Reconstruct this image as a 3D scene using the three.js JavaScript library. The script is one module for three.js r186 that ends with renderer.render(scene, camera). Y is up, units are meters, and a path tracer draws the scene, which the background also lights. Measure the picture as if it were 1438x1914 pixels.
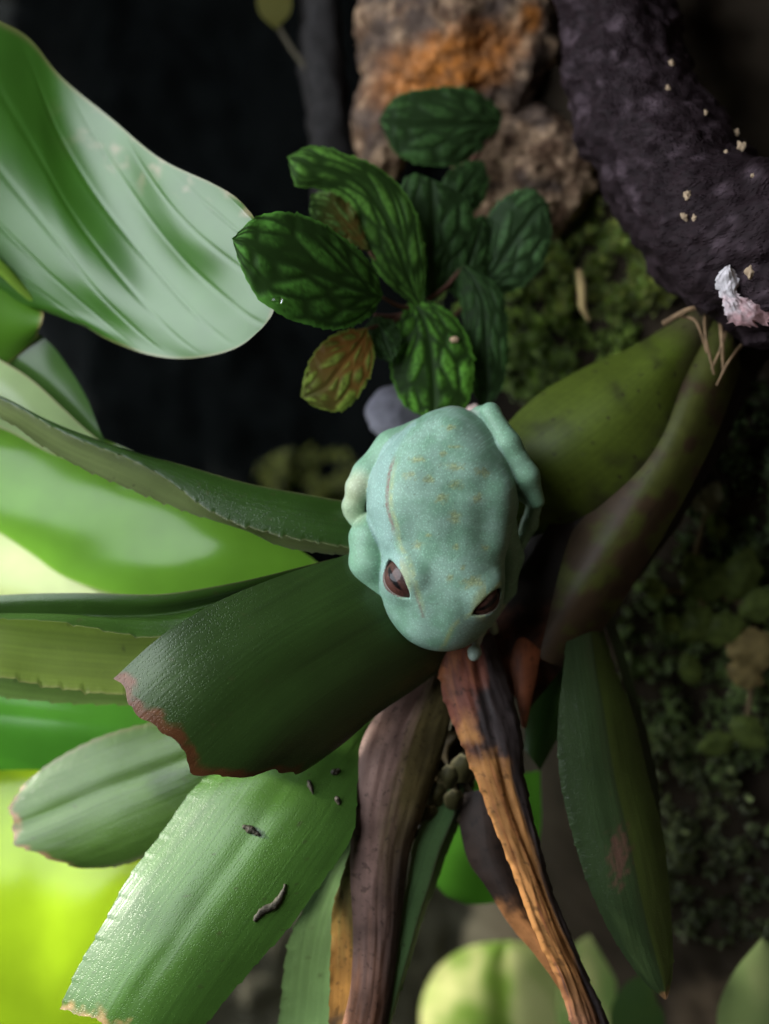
import * as THREE from 'three';
import { ImprovedNoise } from 'three/addons/math/ImprovedNoise.js';
import { mergeGeometries, mergeVertices } from 'three/addons/utils/BufferGeometryUtils.js';

// ---------------------------------------------------------------- camera, sky, sun, exposure
const U = 0.16 / 1914;                 // one layout unit in metres (the frog is about 38 mm long)
const DIST = 0.22 / U;                 // distance camera - frog in layout units
const PITCH = THREE.MathUtils.degToRad(20);
const RIGHT = new THREE.Vector3(1, 0, 0);
const UPV = new THREE.Vector3(0, Math.cos(PITCH), -Math.sin(PITCH));
const BACK = new THREE.Vector3(0, Math.sin(PITCH), Math.cos(PITCH));
const CENTRE = new THREE.Vector3(0, 0.34, 0);
const rot = (v) => new THREE.Vector3().addScaledVector(RIGHT, v.x).addScaledVector(UPV, v.y).addScaledVector(BACK, v.z);
const toWorld = (v) => rot(v).multiplyScalar(U).add(CENTRE);

const scene = new THREE.Scene();
const camera = new THREE.PerspectiveCamera(2 * THREE.MathUtils.radToDeg(Math.atan(0.08 / 0.22)), 769 / 1024, 0.01, 400);
camera.position.copy(toWorld(new THREE.Vector3(0, 0, DIST)));
camera.lookAt(CENTRE);
camera.focus = 0.216;
camera.userData.fStop = 7.5;

const SUN = rot(new THREE.Vector3(-0.9, 0.42, 0.05)).normalize();
{
  const W = 256, H = 128, data = new Float32Array(W * H * 4);
  for (let j = 0; j < H; j++) for (let i = 0; i < W; i++) {
    const up = ((j + 0.5) / H - 0.5) * Math.PI, k = Math.max(0, Math.sin(up)), o = (j * W + i) * 4;
    const v = 2.9 + 0.9 * k;
    data[o] = v * 0.93; data[o + 1] = v * 0.99; data[o + 2] = v * 1.06; data[o + 3] = 1;
  }
  const sky = new THREE.DataTexture(data, W, H, THREE.RGBAFormat, THREE.FloatType);
  sky.mapping = THREE.EquirectangularReflectionMapping;
  sky.magFilter = THREE.LinearFilter;
  sky.needsUpdate = true;
  scene.background = sky; scene.environment = sky;
}
const sun = new THREE.DirectionalLight(new THREE.Color(1, 0.95, 0.84), 4.8);
sun.position.copy(CENTRE).addScaledVector(SUN, 3);
sun.target.position.copy(CENTRE);
sun.castShadow = true;
sun.shadow.radius = 3;
sun.shadow.mapSize.set(2048, 2048);
Object.assign(sun.shadow.camera, { left: -0.3, right: 0.3, top: 0.3, bottom: -0.3, near: 0.1, far: 6 });
scene.add(sun, sun.target);

const renderer = new THREE.WebGLRenderer({ antialias: true });
renderer.setSize(769, 1024);
renderer.toneMapping = THREE.LinearToneMapping;
renderer.toneMappingExposure = 2.0;
renderer.shadowMap.enabled = true;

// ---------------------------------------------------------------- helpers
let seed = 7;
const rnd = () => { seed = (seed + 0x6d2b79f5) | 0; let t = Math.imul(seed ^ (seed >>> 15), 1 | seed); t = (t + Math.imul(t ^ (t >>> 7), 61 | t)) ^ t; return ((t ^ (t >>> 14)) >>> 0) / 4294967296; };
const NOISE = new ImprovedNoise();
const noise = (x, y, z = 0) => NOISE.noise(x + 31.7, y + 17.3, z + 5.1);
const fbm = (x, y, z = 0, o = 4) => { let s = 0, a = 0.5, f = 1; for (let i = 0; i < o; i++) { s += a * noise(x * f, y * f, z * f); a *= 0.5; f *= 2.03; } return s; };
const clamp = (x, a = 0, b = 1) => Math.min(b, Math.max(a, x));
const sstep = (a, b, x) => { const t = clamp((x - a) / (b - a)); return t * t * (3 - 2 * t); };
const lerp = (a, b, t) => a + (b - a) * t;
const mix3 = (a, b, t) => [lerp(a[0], b[0], t), lerp(a[1], b[1], t), lerp(a[2], b[2], t)];
const mul3 = (a, k) => [a[0] * k, a[1] * k, a[2] * k];
// picture position and depth (towards the camera is positive) -> metric point in layout units
const c = (px, py, dz = 0) => { const k = (DIST - dz) / DIST; return new THREE.Vector3((px - 719) * k, (957 - py) * k, dz); };
const proj = (v) => { const k = DIST / (DIST - v.z); return [719 + v.x * k, 957 - v.y * k]; };

const used = new Map();
function numbered(name) { const n = used.get(name) ?? 0; used.set(name, n + 1); return n ? name + '_' + String(n).padStart(3, '0') : name; }
function tag(o, label, category, group, kind) {
  if (label) o.userData.label = label;
  if (category) o.userData.category = category;
  if (group) o.userData.group = group;
  if (kind) o.userData.kind = kind;
  return o;
}
function thing(name, label, category, base, group) {
  const o = new THREE.Group(); o.name = numbered(name);
  o.position.copy(toWorld(base)); o.userData.base = 0; delete o.userData.base;
  scene.add(o);
  return tag(o, label, category, group);
}
// geometry in layout units -> world metres, relative to the parent's position
function place(g, origin) {
  const p = g.attributes.position, v = new THREE.Vector3(), n = g.attributes.normal;
  for (let i = 0; i < p.count; i++) { v.fromBufferAttribute(p, i); v.copy(toWorld(v)).sub(origin); p.setXYZ(i, v.x, v.y, v.z); }
  if (n) for (let i = 0; i < n.count; i++) { v.fromBufferAttribute(n, i); v.copy(rot(v)); n.setXYZ(i, v.x, v.y, v.z); }
  return g;
}
function worldOf(o) { const v = new THREE.Vector3(); for (let q = o; q && q !== scene; q = q.parent) v.add(q.position); return v; }
function part(name, g, m, parent, label) {
  const mesh = new THREE.Mesh(place(g, worldOf(parent)), m);
  mesh.name = name; mesh.castShadow = mesh.receiveShadow = true;
  if (label) mesh.userData.label = label;
  parent.add(mesh);
  return mesh;
}
function single(name, g, m, base, label, category, group, kind) {
  const o = new THREE.Mesh(place(g, toWorld(base)), m);
  o.name = numbered(name); o.position.copy(toWorld(base)); o.castShadow = o.receiveShadow = true;
  scene.add(o);
  return tag(o, label, category, group, kind);
}
function colour(g, f) {
  const p = g.attributes.position, a = new Float32Array(p.count * 3), uv = g.attributes.uv;
  for (let i = 0; i < p.count; i++) { const k = f(p.getX(i), p.getY(i), p.getZ(i), uv ? uv.getX(i) : 0, uv ? uv.getY(i) : 0); a.set(k, i * 3); }
  g.setAttribute('color', new THREE.BufferAttribute(a, 3));
  return g;
}
function tex(w, h, f, srgb = false, wrap = THREE.MirroredRepeatWrapping) {
  const d = new Uint8Array(w * h * 4);
  for (let j = 0; j < h; j++) for (let i = 0; i < w; i++) {
    const k = f((i + 0.5) / w, (j + 0.5) / h), o = (j * w + i) * 4;
    for (let q = 0; q < 3; q++) d[o + q] = clamp(Array.isArray(k) ? k[q] : k) * 255;
    d[o + 3] = 255;
  }
  const t = new THREE.DataTexture(d, w, h);
  t.wrapS = t.wrapT = wrap; t.magFilter = THREE.LinearFilter; t.minFilter = THREE.LinearMipmapLinearFilter; t.generateMipmaps = true;
  if (srgb) t.colorSpace = THREE.SRGBColorSpace;
  t.needsUpdate = true;
  return t;
}
const curve = (pts) => new THREE.CatmullRomCurve3(pts.map((p) => (p.isVector3 ? p : c(...p))), false, 'centripetal');

// A leaf blade spanned by its two margins A, B (base -> tip) and, where cut or rounded, its ends C, D.
function blade({ A, B, C, D, nu = 26, nv = 110, bulge, teeth, tooth = 6, toothEdges = 3, wave = 0, waveF = 3, col, seedN = 0, uvS = 400, ragged = 0, curl = 0 }) {
  const cA = curve(A), cB = curve(B);
  const a0 = cA.getPoint(0), a1 = cA.getPoint(1), b0 = cB.getPoint(0), b1 = cB.getPoint(1);
  const cC = C ? curve([a0, ...C.map((p) => c(...p)), b0]) : null, cD = D ? curve([a1, ...D.map((p) => c(...p)), b1]) : null;
  const lA = cA.getLength(), lB = cB.getLength(), len = (lA + lB) / 2;
  const pos = new Float32Array((nu + 1) * (nv + 1) * 3), uv = new Float32Array((nu + 1) * (nv + 1) * 2), st = [];
  const P = [], W = [];
  for (let j = 0; j <= nv; j++) {
    const t = j / nv, a = cA.getPointAt(t), b = cB.getPointAt(t);
    W.push(a.distanceTo(b));
    for (let i = 0; i <= nu; i++) {
      const s = i / nu, p = a.clone().lerp(b, s);
      if (cC) p.addScaledVector(cC.getPointAt(s).sub(a0.clone().lerp(b0, s)), 1 - t);
      if (cD) p.addScaledVector(cD.getPointAt(s).sub(a1.clone().lerp(b1, s)), t);
      P.push(p); st.push([s, t]);
    }
  }
  const at = (i, j) => P[clamp(j, 0, nv) * (nu + 1) + clamp(i, 0, nu)];
  const Q = P.map((p) => p.clone());
  const Ns = [];
  for (let j = 0; j <= nv; j++) for (let i = 0; i <= nu; i++) {
    const du = at(i + 1, j).clone().sub(at(i - 1, j)), jj = clamp(j, 2, nv - 2), ii = clamp(i, 0, nu);
    const dv = at(ii, jj + 2).clone().sub(at(ii, jj - 2));
    let n = du.clone().cross(dv); if (n.lengthSq() < 1e-9) n.set(0, 0, 1); n.normalize(); if (n.z < 0) n.negate();
    Ns.push(n);
    const k = j * (nu + 1) + i, [s, t] = st[k], w = W[j], q = Q[k];
    if (bulge) q.addScaledVector(n, bulge(s, t, w));
    if (wave) q.addScaledVector(n, wave * (Math.abs(s - 0.5) * 2) ** 2 * fbm(t * waveF * 2 + seedN * 3.1, s * 1.2, seedN * 7.7, 3) * 2);
    if (curl) q.addScaledVector(n, curl * fbm(p2(q.x), p2(q.y), seedN, 3) * 2);
    if (teeth) {
      for (const e of [0, 1]) {
        if (!(toothEdges & (e + 1))) continue;
        const edge = e ? s : 1 - s, wgt = sstep(0.86, 1, edge);
        if (!wgt) continue;
        const L = (e ? lB : lA) * t, jit = noise(Math.floor(L / teeth) * 3.7, e * 9.1, seedN), f = L / teeth - Math.floor(L / teeth);
        const h = (f < 0.8 ? 0.35 * Math.sin(Math.PI * f / 0.8) + 0.65 * (f / 0.8) ** 5 : 1 - (f - 0.8) / 0.2) * tooth * (0.8 + 0.8 * jit) - tooth * 0.3;
        const out = du.clone().normalize().multiplyScalar(e ? 1 : -1);
        q.addScaledVector(out, h * wgt);
      }
    }
    if (ragged) {
      const wgt = sstep(0.88, 1, t);
      if (wgt) q.addScaledVector(dv.clone().normalize(), wgt * ragged * (fbm(s * 9, seedN * 3, 0, 4) * 2));
    }
  }
  function p2(x) { return x / 90; }
  Q.forEach((q, k) => { q.toArray(pos, k * 3); const [s, t] = st[k]; uv[k * 2] = (s - 0.5) * Math.max(40, W[Math.round(t * nv)]) / uvS + 0.37 * seedN; uv[k * 2 + 1] = t * len / uvS + 0.61 * seedN; });
  const idx = [];
  for (let j = 0; j < nv; j++) for (let i = 0; i < nu; i++) { const k = j * (nu + 1) + i, l = k + nu + 1; idx.push(k, k + 1, l, k + 1, l + 1, l); }
  const g = new THREE.BufferGeometry();
  g.setAttribute('position', new THREE.BufferAttribute(pos, 3)); g.setAttribute('uv', new THREE.BufferAttribute(uv, 2)); g.setIndex(idx);
  if (col) { const a = new Float32Array(Q.length * 3); Q.forEach((q, k) => a.set(col(st[k][0], st[k][1], q.x, q.y, q.z), k * 3)); g.setAttribute('color', new THREE.BufferAttribute(a, 3)); }
  g.computeVertexNormals();
  // nearest point of the blade to a picture position
  g.userData.pick = (px, py) => { let best = 1e9, r = null; Q.forEach((q, k) => { const [x, y] = proj(q), d = (x - px) ** 2 + (y - py) ** 2; if (d < best) { best = d; r = { p: q.clone(), n: Ns[k].clone() }; } }); return r; };
  return g;
}
function clean(g) { delete g.userData.pick; return g; }
function tube(pts, radii, seg = 40, ring = 12, f) {
  const cv = curve(pts), fr = cv.computeFrenetFrames(seg), pos = [], uv = [], idx = [], L = cv.getLength();
  for (let j = 0; j <= seg; j++) {
    const t = j / seg, p = cv.getPointAt(t), x = t * (radii.length - 1), i0 = Math.min(radii.length - 2, Math.floor(x)), r = lerp(radii[i0], radii[i0 + 1], x - i0);
    for (let i = 0; i <= ring; i++) {
      const a = (i % ring) / ring * 2 * Math.PI, n = fr.normals[j].clone().multiplyScalar(Math.cos(a)).addScaledVector(fr.binormals[j], Math.sin(a));
      const q = p.clone().addScaledVector(n, r);
      if (f) q.addScaledVector(n, f(q, t, a));
      pos.push(q.x, q.y, q.z); uv.push(i / ring * 2 * Math.PI * r / 400, t * L / 400);
    }
  }
  for (let j = 0; j < seg; j++) for (let i = 0; i < ring; i++) { const k = j * (ring + 1) + i, l = k + ring + 1; idx.push(k, l, k + 1, k + 1, l, l + 1); }
  for (const [row, flip] of [[0, 0], [seg, 1]]) {            // closed ends
    const m = pos.length / 3, p = cv.getPointAt(flip);
    pos.push(p.x, p.y, p.z); uv.push(0, flip);
    for (let i = 0; i < ring; i++) { const k = row * (ring + 1) + i; flip ? idx.push(k, m, k + 1) : idx.push(k, k + 1, m); }
  }
  const g = new THREE.BufferGeometry();
  g.setAttribute('position', new THREE.Float32BufferAttribute(pos, 3)); g.setAttribute('uv', new THREE.Float32BufferAttribute(uv, 2)); g.setIndex(idx);
  g.computeVertexNormals();
  return g;
}
// a lumpy closed stone: displaced sphere, size in layout units
function stone(centre, radii, detail, f) {
  let g = new THREE.IcosahedronGeometry(1, detail); g.deleteAttribute('uv'); g.deleteAttribute('normal'); g = mergeVertices(g, 1e-5);
  const p = g.attributes.position, v = new THREE.Vector3(), uv = new Float32Array(p.count * 2);
  for (let i = 0; i < p.count; i++) {
    v.fromBufferAttribute(p, i); const k = f ? f(v) : 1;
    uv[i * 2] = (v.x * radii[0] + v.z * radii[2] * 0.6) / 400; uv[i * 2 + 1] = (v.y * radii[1] + v.z * radii[2] * 0.5) / 400;
    p.setXYZ(i, centre.x + v.x * radii[0] * k, centre.y + v.y * radii[1] * k, centre.z + v.z * radii[2] * k);
  }
  g.setAttribute('uv', new THREE.BufferAttribute(uv, 2));
  g.computeVertexNormals();
  return g;
}

// ---------------------------------------------------------------- textures and materials
const cells = (() => {                                       // cellular noise on a wrapped grid
  const make = (n, sd) => { const q = []; let s = sd; const r = () => { s = (s * 16807) % 2147483647; return s / 2147483647; }; for (let i = 0; i < n * n; i++) q.push([r(), r(), r()]); return q; };
  const cache = {};
  return (u, v, n, sd) => {
    const q = (cache[n + '_' + sd] ??= make(n, sd)), x = u * n, y = v * n, ix = Math.floor(x), iy = Math.floor(y); let d1 = 9, d2 = 9, id = 0;
    for (let a = -1; a <= 1; a++) for (let b = -1; b <= 1; b++) {
      const k = q[((iy + b + n) % n) * n + ((ix + a + n) % n)], d = Math.hypot(ix + a + k[0] - x, iy + b + k[1] - y);
      if (d < d1) { d2 = d1; d1 = d; id = k[2]; } else if (d < d2) d2 = d;
    }
    return [d1, d2, id];
  };
})();
const striae = (u, v) => 0.5 + 0.32 * noise(u * 95, v * 1.5) + 0.3 * noise(u * 40, v * 1.2, 3) + 0.12 * noise(u * 30, v * 160, 9);
const leafBump = tex(1024, 1024, (u, v) => { const [d, , id] = cells(u, v, 110, 77); return striae(u, v) * 0.75 + (id > 0.6 ? 0.5 * (1 - sstep(0.1, 0.4, d)) : 0); });
const leafMap = tex(1024, 1024, (u, v) => {
  const [d, , id] = cells(u, v, 110, 77), k = 0.72 + 0.3 * (striae(u, v) - 0.5) + 0.12 * fbm(u * 7, v * 3, 1);
  const sp = id > 0.8 ? (1 - sstep(0.1, 0.34, d)) * 0.55 * (id - 0.75) * 5 * sstep(-0.15, 0.25, fbm(u * 9, v * 9, 30, 3)) : 0;
  return [k * 0.98 + sp, k + sp * 0.8, k * 0.96 + sp];
});
const deadMap = tex(512, 512, (u, v) => {
  const k = 0.75 + 0.2 * fbm(u * 60, v * 5, 2, 4) + 0.5 * fbm(u * 7, v * 5, 8, 5), d = sstep(0.12, 0.4, fbm(u * 30, v * 22, 21, 5)), f = sstep(0.25, 0.45, fbm(u * 70, v * 60, 41, 3));
  return mul3([1, 0.97, 0.95], k * (1 - 0.5 * d) * (1 - 0.5 * f));
});
const deadBump = tex(512, 512, (u, v) => 0.5 + 0.5 * fbm(u * 50, v * 4, 2, 3) + 0.3 * fbm(u * 30, v * 30, 5, 3));
const skinBump = tex(1024, 1024, (u, v) => { const [d, , id] = cells(u, v, 120, 5); return (1 - sstep(0.05, 0.75, d)) * (0.4 + 0.6 * id); });
const skinMap = tex(1024, 1024, (u, v) => {
  const [d, , id] = cells(u, v, 120, 5), k = 0.78 + 0.26 * (1 - sstep(0.1, 0.6, d)) * sstep(0.35, 1, id) + 0.14 * fbm(u * 9, v * 9, 4, 3) - 0.05;
  return [k * 0.98, k, k * 0.99];
});
const grain = tex(1024, 1024, (u, v) => { const [d, , id] = cells(u, v, 60, 3); return clamp(0.5 + 0.55 * fbm(u * 14, v * 14, 1, 5) - (id > 0.5 ? 0.35 * (1 - sstep(0.1, 0.5, d)) : 0)); });
const grainMap = tex(1024, 1024, (u, v) => { const k = 0.72 + 0.5 * fbm(u * 24, v * 24, 12, 5); return [k, k * 0.99, k * 0.98]; });

const phys = (o) => new THREE.MeshPhysicalMaterial({ side: THREE.DoubleSide, vertexColors: true, ...o });
const M = {
  thick: phys({ name: 'bromeliad leaf', map: leafMap, bumpMap: leafBump, bumpScale: 4.5e-5, roughness: 0.3, specularIntensity: 0.7 }),
  thin: phys({ name: 'translucent leaf', map: leafMap, bumpMap: leafBump, bumpScale: 3e-5, roughness: 1, transmission: 0.45, thickness: 0, clearcoat: 0.6, clearcoatRoughness: 0.32, specularIntensity: 0.15 }),
  broad: phys({ name: 'glossy broad leaf', roughness: 1, transmission: 0.42, thickness: 0, clearcoat: 1, clearcoatRoughness: 0.2, specularIntensity: 0.15 }),
  waxy: phys({ name: 'waxy leaf', roughness: 0.34, ior: 1.6 }),
  base: phys({ name: 'leaf base', bumpMap: deadBump, bumpScale: 4e-5, roughness: 0.5, specularIntensity: 0.4 }),
  dead: phys({ name: 'dead leaf', map: deadMap, bumpMap: deadBump, bumpScale: 7e-5, roughness: 0.6, specularIntensity: 0.35 }),
  quilt: phys({ name: 'quilted leaf', roughness: 1, transmission: 0.3, thickness: 0, clearcoat: 0.12, clearcoatRoughness: 0.4, specularIntensity: 0.1 }),
  skin: phys({ name: 'frog skin', map: skinMap, bumpMap: skinBump, bumpScale: 2.2e-5, roughness: 0.5, specularIntensity: 0.7 }),
  eye: phys({ name: 'frog eye', roughness: 0.5, specularIntensity: 0.2, clearcoat: 0.45, clearcoatRoughness: 0.03 }),
  rock: phys({ name: 'rock', map: grainMap, bumpMap: grain, bumpScale: 4e-4, roughness: 0.7, specularIntensity: 0.22 }),
  soil: phys({ name: 'soil', roughness: 1, specularIntensity: 0.04 }),
  moss: new THREE.MeshPhysicalMaterial({ name: 'moss', side: THREE.DoubleSide, color: 0xffffff, roughness: 1, transmission: 0.3, thickness: 0 }),
  water: new THREE.MeshPhysicalMaterial({ name: 'water', roughness: 0.02, transmission: 1, thickness: 0.001, ior: 1.33 }),
};

// ---------------------------------------------------------------- the setting
// ground: one sheet to the horizon
{
  const g = new THREE.PlaneGeometry(600, 600, 60, 60); g.rotateX(-Math.PI / 2);
  colour(g, (x, y, z) => mul3([0.06, 0.05, 0.035], 1 + 0.6 * fbm(x * 0.3, z * 0.3)));
  const o = new THREE.Mesh(g, M.soil); o.name = 'ground'; o.receiveShadow = true; tag(o, 'dark forest soil under the bank', null, null, 'structure'); scene.add(o);
}
// the dark bank behind, to the right and overhead
const bankZ = (x, y) => {
  let z = lerp(-1650, -620, sstep(-150, 420, x + 0.25 * y)) + 130 * sstep(420, 900, x);
  z += Math.max(0, x - 950) * 3.2 + Math.max(0, y - 1450) * 2.4 * sstep(-900, 300, x);
  z += 160 * fbm(x / 420, y / 420, 3, 4) + 60 * fbm(x / 90, y / 90, 9, 3);
  z -= Math.max(0, -900 - x) * 1.2;
  return z;
};
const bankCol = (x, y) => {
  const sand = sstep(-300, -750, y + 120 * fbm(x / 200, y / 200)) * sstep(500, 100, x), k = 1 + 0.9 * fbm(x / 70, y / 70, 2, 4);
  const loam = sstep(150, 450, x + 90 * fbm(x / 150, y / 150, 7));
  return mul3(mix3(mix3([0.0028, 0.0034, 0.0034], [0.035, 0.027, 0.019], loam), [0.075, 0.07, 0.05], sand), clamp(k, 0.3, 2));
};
{
  const nx = 190, ny = 190, pos = [], col = [], idx = [];
  for (let j = 0; j <= ny; j++) for (let i = 0; i <= nx; i++) {
    const x = lerp(-2200, 2300, i / nx), y = lerp(-3000, 2900, j / ny);
    pos.push(x, y, bankZ(x, y)); col.push(...bankCol(x, y));
  }
  for (let j = 0; j < ny; j++) for (let i = 0; i < nx; i++) { const k = j * (nx + 1) + i, l = k + nx + 1; idx.push(k, k + 1, l, k + 1, l + 1, l); }
  const g = new THREE.BufferGeometry();
  g.setAttribute('position', new THREE.Float32BufferAttribute(pos, 3)); g.setAttribute('color', new THREE.Float32BufferAttribute(col, 3)); g.setIndex(idx); g.computeVertexNormals();
  single('earth_bank', g, M.soil, new THREE.Vector3(0, 0, -900), 'dark overhanging earth bank behind the plants', null, null, 'structure');
}
// the hollow that closes over the plants: open to the sky at the left
{
  const open = new THREE.Vector3(-0.85, 0.36, 0.38).normalize(), nu = 120, nv = 70, pos = [], col = [], idx = [], keep = [];
  for (let j = 0; j <= nv; j++) for (let i = 0; i <= nu; i++) {
    const th = Math.PI * j / nv, ph = 2 * Math.PI * i / nu, d = new THREE.Vector3(Math.sin(th) * Math.cos(ph), Math.cos(th), Math.sin(th) * Math.sin(ph));
    const r = 3300 * (1 + 0.16 * fbm(d.x * 2.2, d.y * 2.2, d.z * 2.2, 5));
    pos.push(d.x * r, d.y * r, 500 + d.z * r); col.push(...mul3([0.012, 0.011, 0.008], 1 + 0.8 * fbm(d.x * 9, d.y * 9, d.z * 9)));
    const n = 0.12 * fbm(d.x * 4, d.y * 4, d.z * 4, 3);
    keep.push((d.dot(open) < 0.82 + 0.7 * n && d.z > -0.45) || (d.y > 0.27 + 0.3 * n && d.z < 0 && d.z > -0.8));
  }
  for (let j = 0; j < nv; j++) for (let i = 0; i < nu; i++) { const k = j * (nu + 1) + i, l = k + nu + 1; if (keep[k] && keep[k + 1] && keep[l] && keep[l + 1]) idx.push(k, l, k + 1, k + 1, l, l + 1); }
  const g = new THREE.BufferGeometry();
  g.setAttribute('position', new THREE.Float32BufferAttribute(pos, 3)); g.setAttribute('color', new THREE.Float32BufferAttribute(col, 3)); g.setIndex(idx); g.computeVertexNormals();
  single('rock_hollow', g, M.soil, new THREE.Vector3(0, 0, 500), 'dark hollow in the bank that shades the plants', null, null, 'structure');
}
// moss on the bank
{
  const leaf = new THREE.BufferGeometry();
  leaf.setAttribute('position', new THREE.Float32BufferAttribute([0, 0, 0, -0.28, 0.45, 0.1, 0.28, 0.45, 0.1, 0, 1, 0.35], 3));
  leaf.setIndex([0, 2, 1, 1, 2, 3]); leaf.computeVertexNormals();
  const list = [];
  const zones = [[1010, 560, 190, 170, 5200, [0.17, 0.255, 0.034]], [1120, 500, 150, 120, 3200, [0.187, 0.221, 0.034]], [1330, 1230, 170, 230, 3600, [0.128, 0.192, 0.051]], [1380, 900, 110, 220, 2200, [0.0765, 0.128, 0.0382]],
    [560, 880, 130, 60, 1500, [0.153, 0.17, 0.0255]], [1250, 1500, 150, 130, 1800, [0.115, 0.14, 0.0459]], [1000, 690, 70, 60, 1400, [0.17, 0.255, 0.051]], [1350, 1650, 160, 120, 1500, [0.0765, 0.102, 0.0306]]];
  for (const [px, py, rx, ry, n, col] of zones) {
    const z0 = bankZ(c(px, py, -560).x, c(px, py, -560).y);
    for (let i = 0; i < n; i++) {
      const a = rnd() * 6.283, r = Math.sqrt(rnd()), q = c(px + Math.cos(a) * r * rx, py + Math.sin(a) * r * ry, clamp(z0, -900, -450));
      const cl = fbm(q.x / 60, q.y / 60, 4, 3);
      if (cl < -0.08 + 0.15 * rnd() - 0.05) continue;
      list.push([q.x, q.y, bankZ(q.x, q.y) + 8 + 130 * Math.max(0, cl) * rnd(), mul3(col, 0.6 + 0.9 * rnd() + 1.2 * Math.max(0, cl)), 12 + 16 * rnd()]);
    }
  }
  const im = new THREE.InstancedMesh(leaf, M.moss, list.length), m = new THREE.Matrix4(), q = new THREE.Quaternion(), e = new THREE.Euler(), k = new THREE.Color();
  list.forEach(([x, y, z, col, s], i) => {
    e.set(-1.2 + rnd() * 2.6, rnd() * 6.283, (rnd() - 0.5) * 2.4); q.setFromEuler(e);
    m.compose(toWorld(new THREE.Vector3(x, y, z)), q, new THREE.Vector3(s * U, s * U, s * U));
    im.setMatrixAt(i, m); im.setColorAt(i, k.setRGB(...col));
  });
  im.name = 'moss'; tag(im, 'olive green moss growing over the dark bank', 'moss', null, 'stuff'); im.castShadow = im.receiveShadow = true;
  scene.add(im);
}
// tan rock with an orange patch
{
  const o = thing('rock', 'rough tan rock with orange patch behind the small dark plant', 'rock', c(870, 300, -560));
  const orange = (x, y) => { const w = 26 * fbm(x / 60, y / 60, 2); const a = Math.hypot((x - 838 + w) / 150, (y - 122 + (x - 838) * 0.3 + w) / 76), b = Math.hypot((x - 992) / 26, (y - 32) / 34); return Math.max(1 - sstep(0.45, 1.25, a), 1 - sstep(0.3, 1.3, b)) * (0.75 + 0.9 * fbm(x / 24, y / 24, 5, 4)); };
  const paint = (x, y, z) => {
    const [px, py] = proj({ x, y, z }), n = fbm(x / 45, y / 45, z / 45, 4), n2 = fbm(x / 22, y / 22, z / 22 + 9, 3);
    let k = mix3([0.13, 0.075, 0.046], [0.5, 0.34, 0.22], sstep(-0.25, 0.35, n + 0.5 * n2));
    k = mix3(k, [0.1, 0.075, 0.065], 0.8 * sstep(0.1, 0.4, fbm(x / 80, y / 80, 33, 3) + sstep(-60, 60, y - 840) * 0.3));
    return mix3(k, mul3([0.56, 0.2, 0.04], 0.8 + 0.9 * n2 + 0.3), orange(px, py));
  };
  const lump = (v) => 1 + 0.22 * fbm(v.x * 2.1, v.y * 2.1, v.z * 2.1, 4) + 0.05 * fbm(v.x * 9, v.y * 9, v.z * 9, 3);
  part('upper_block', colour(stone(c(860, 60, -640), [235, 270, 190], 40, (v) => lump(v) * (1 - 0.12 * Math.exp(-((v.x - 0.25) ** 2 + (v.y + 0.35) ** 2) * 12))), paint), M.rock, o);
  part('lower_block', colour(stone(c(985, 330, -600), [165, 150, 130], 40, lump), paint), M.rock, o);
  part('edge_block', colour(stone(c(715, 230, -640), [70, 130, 80], 26, lump), paint), M.rock, o);
}
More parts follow.
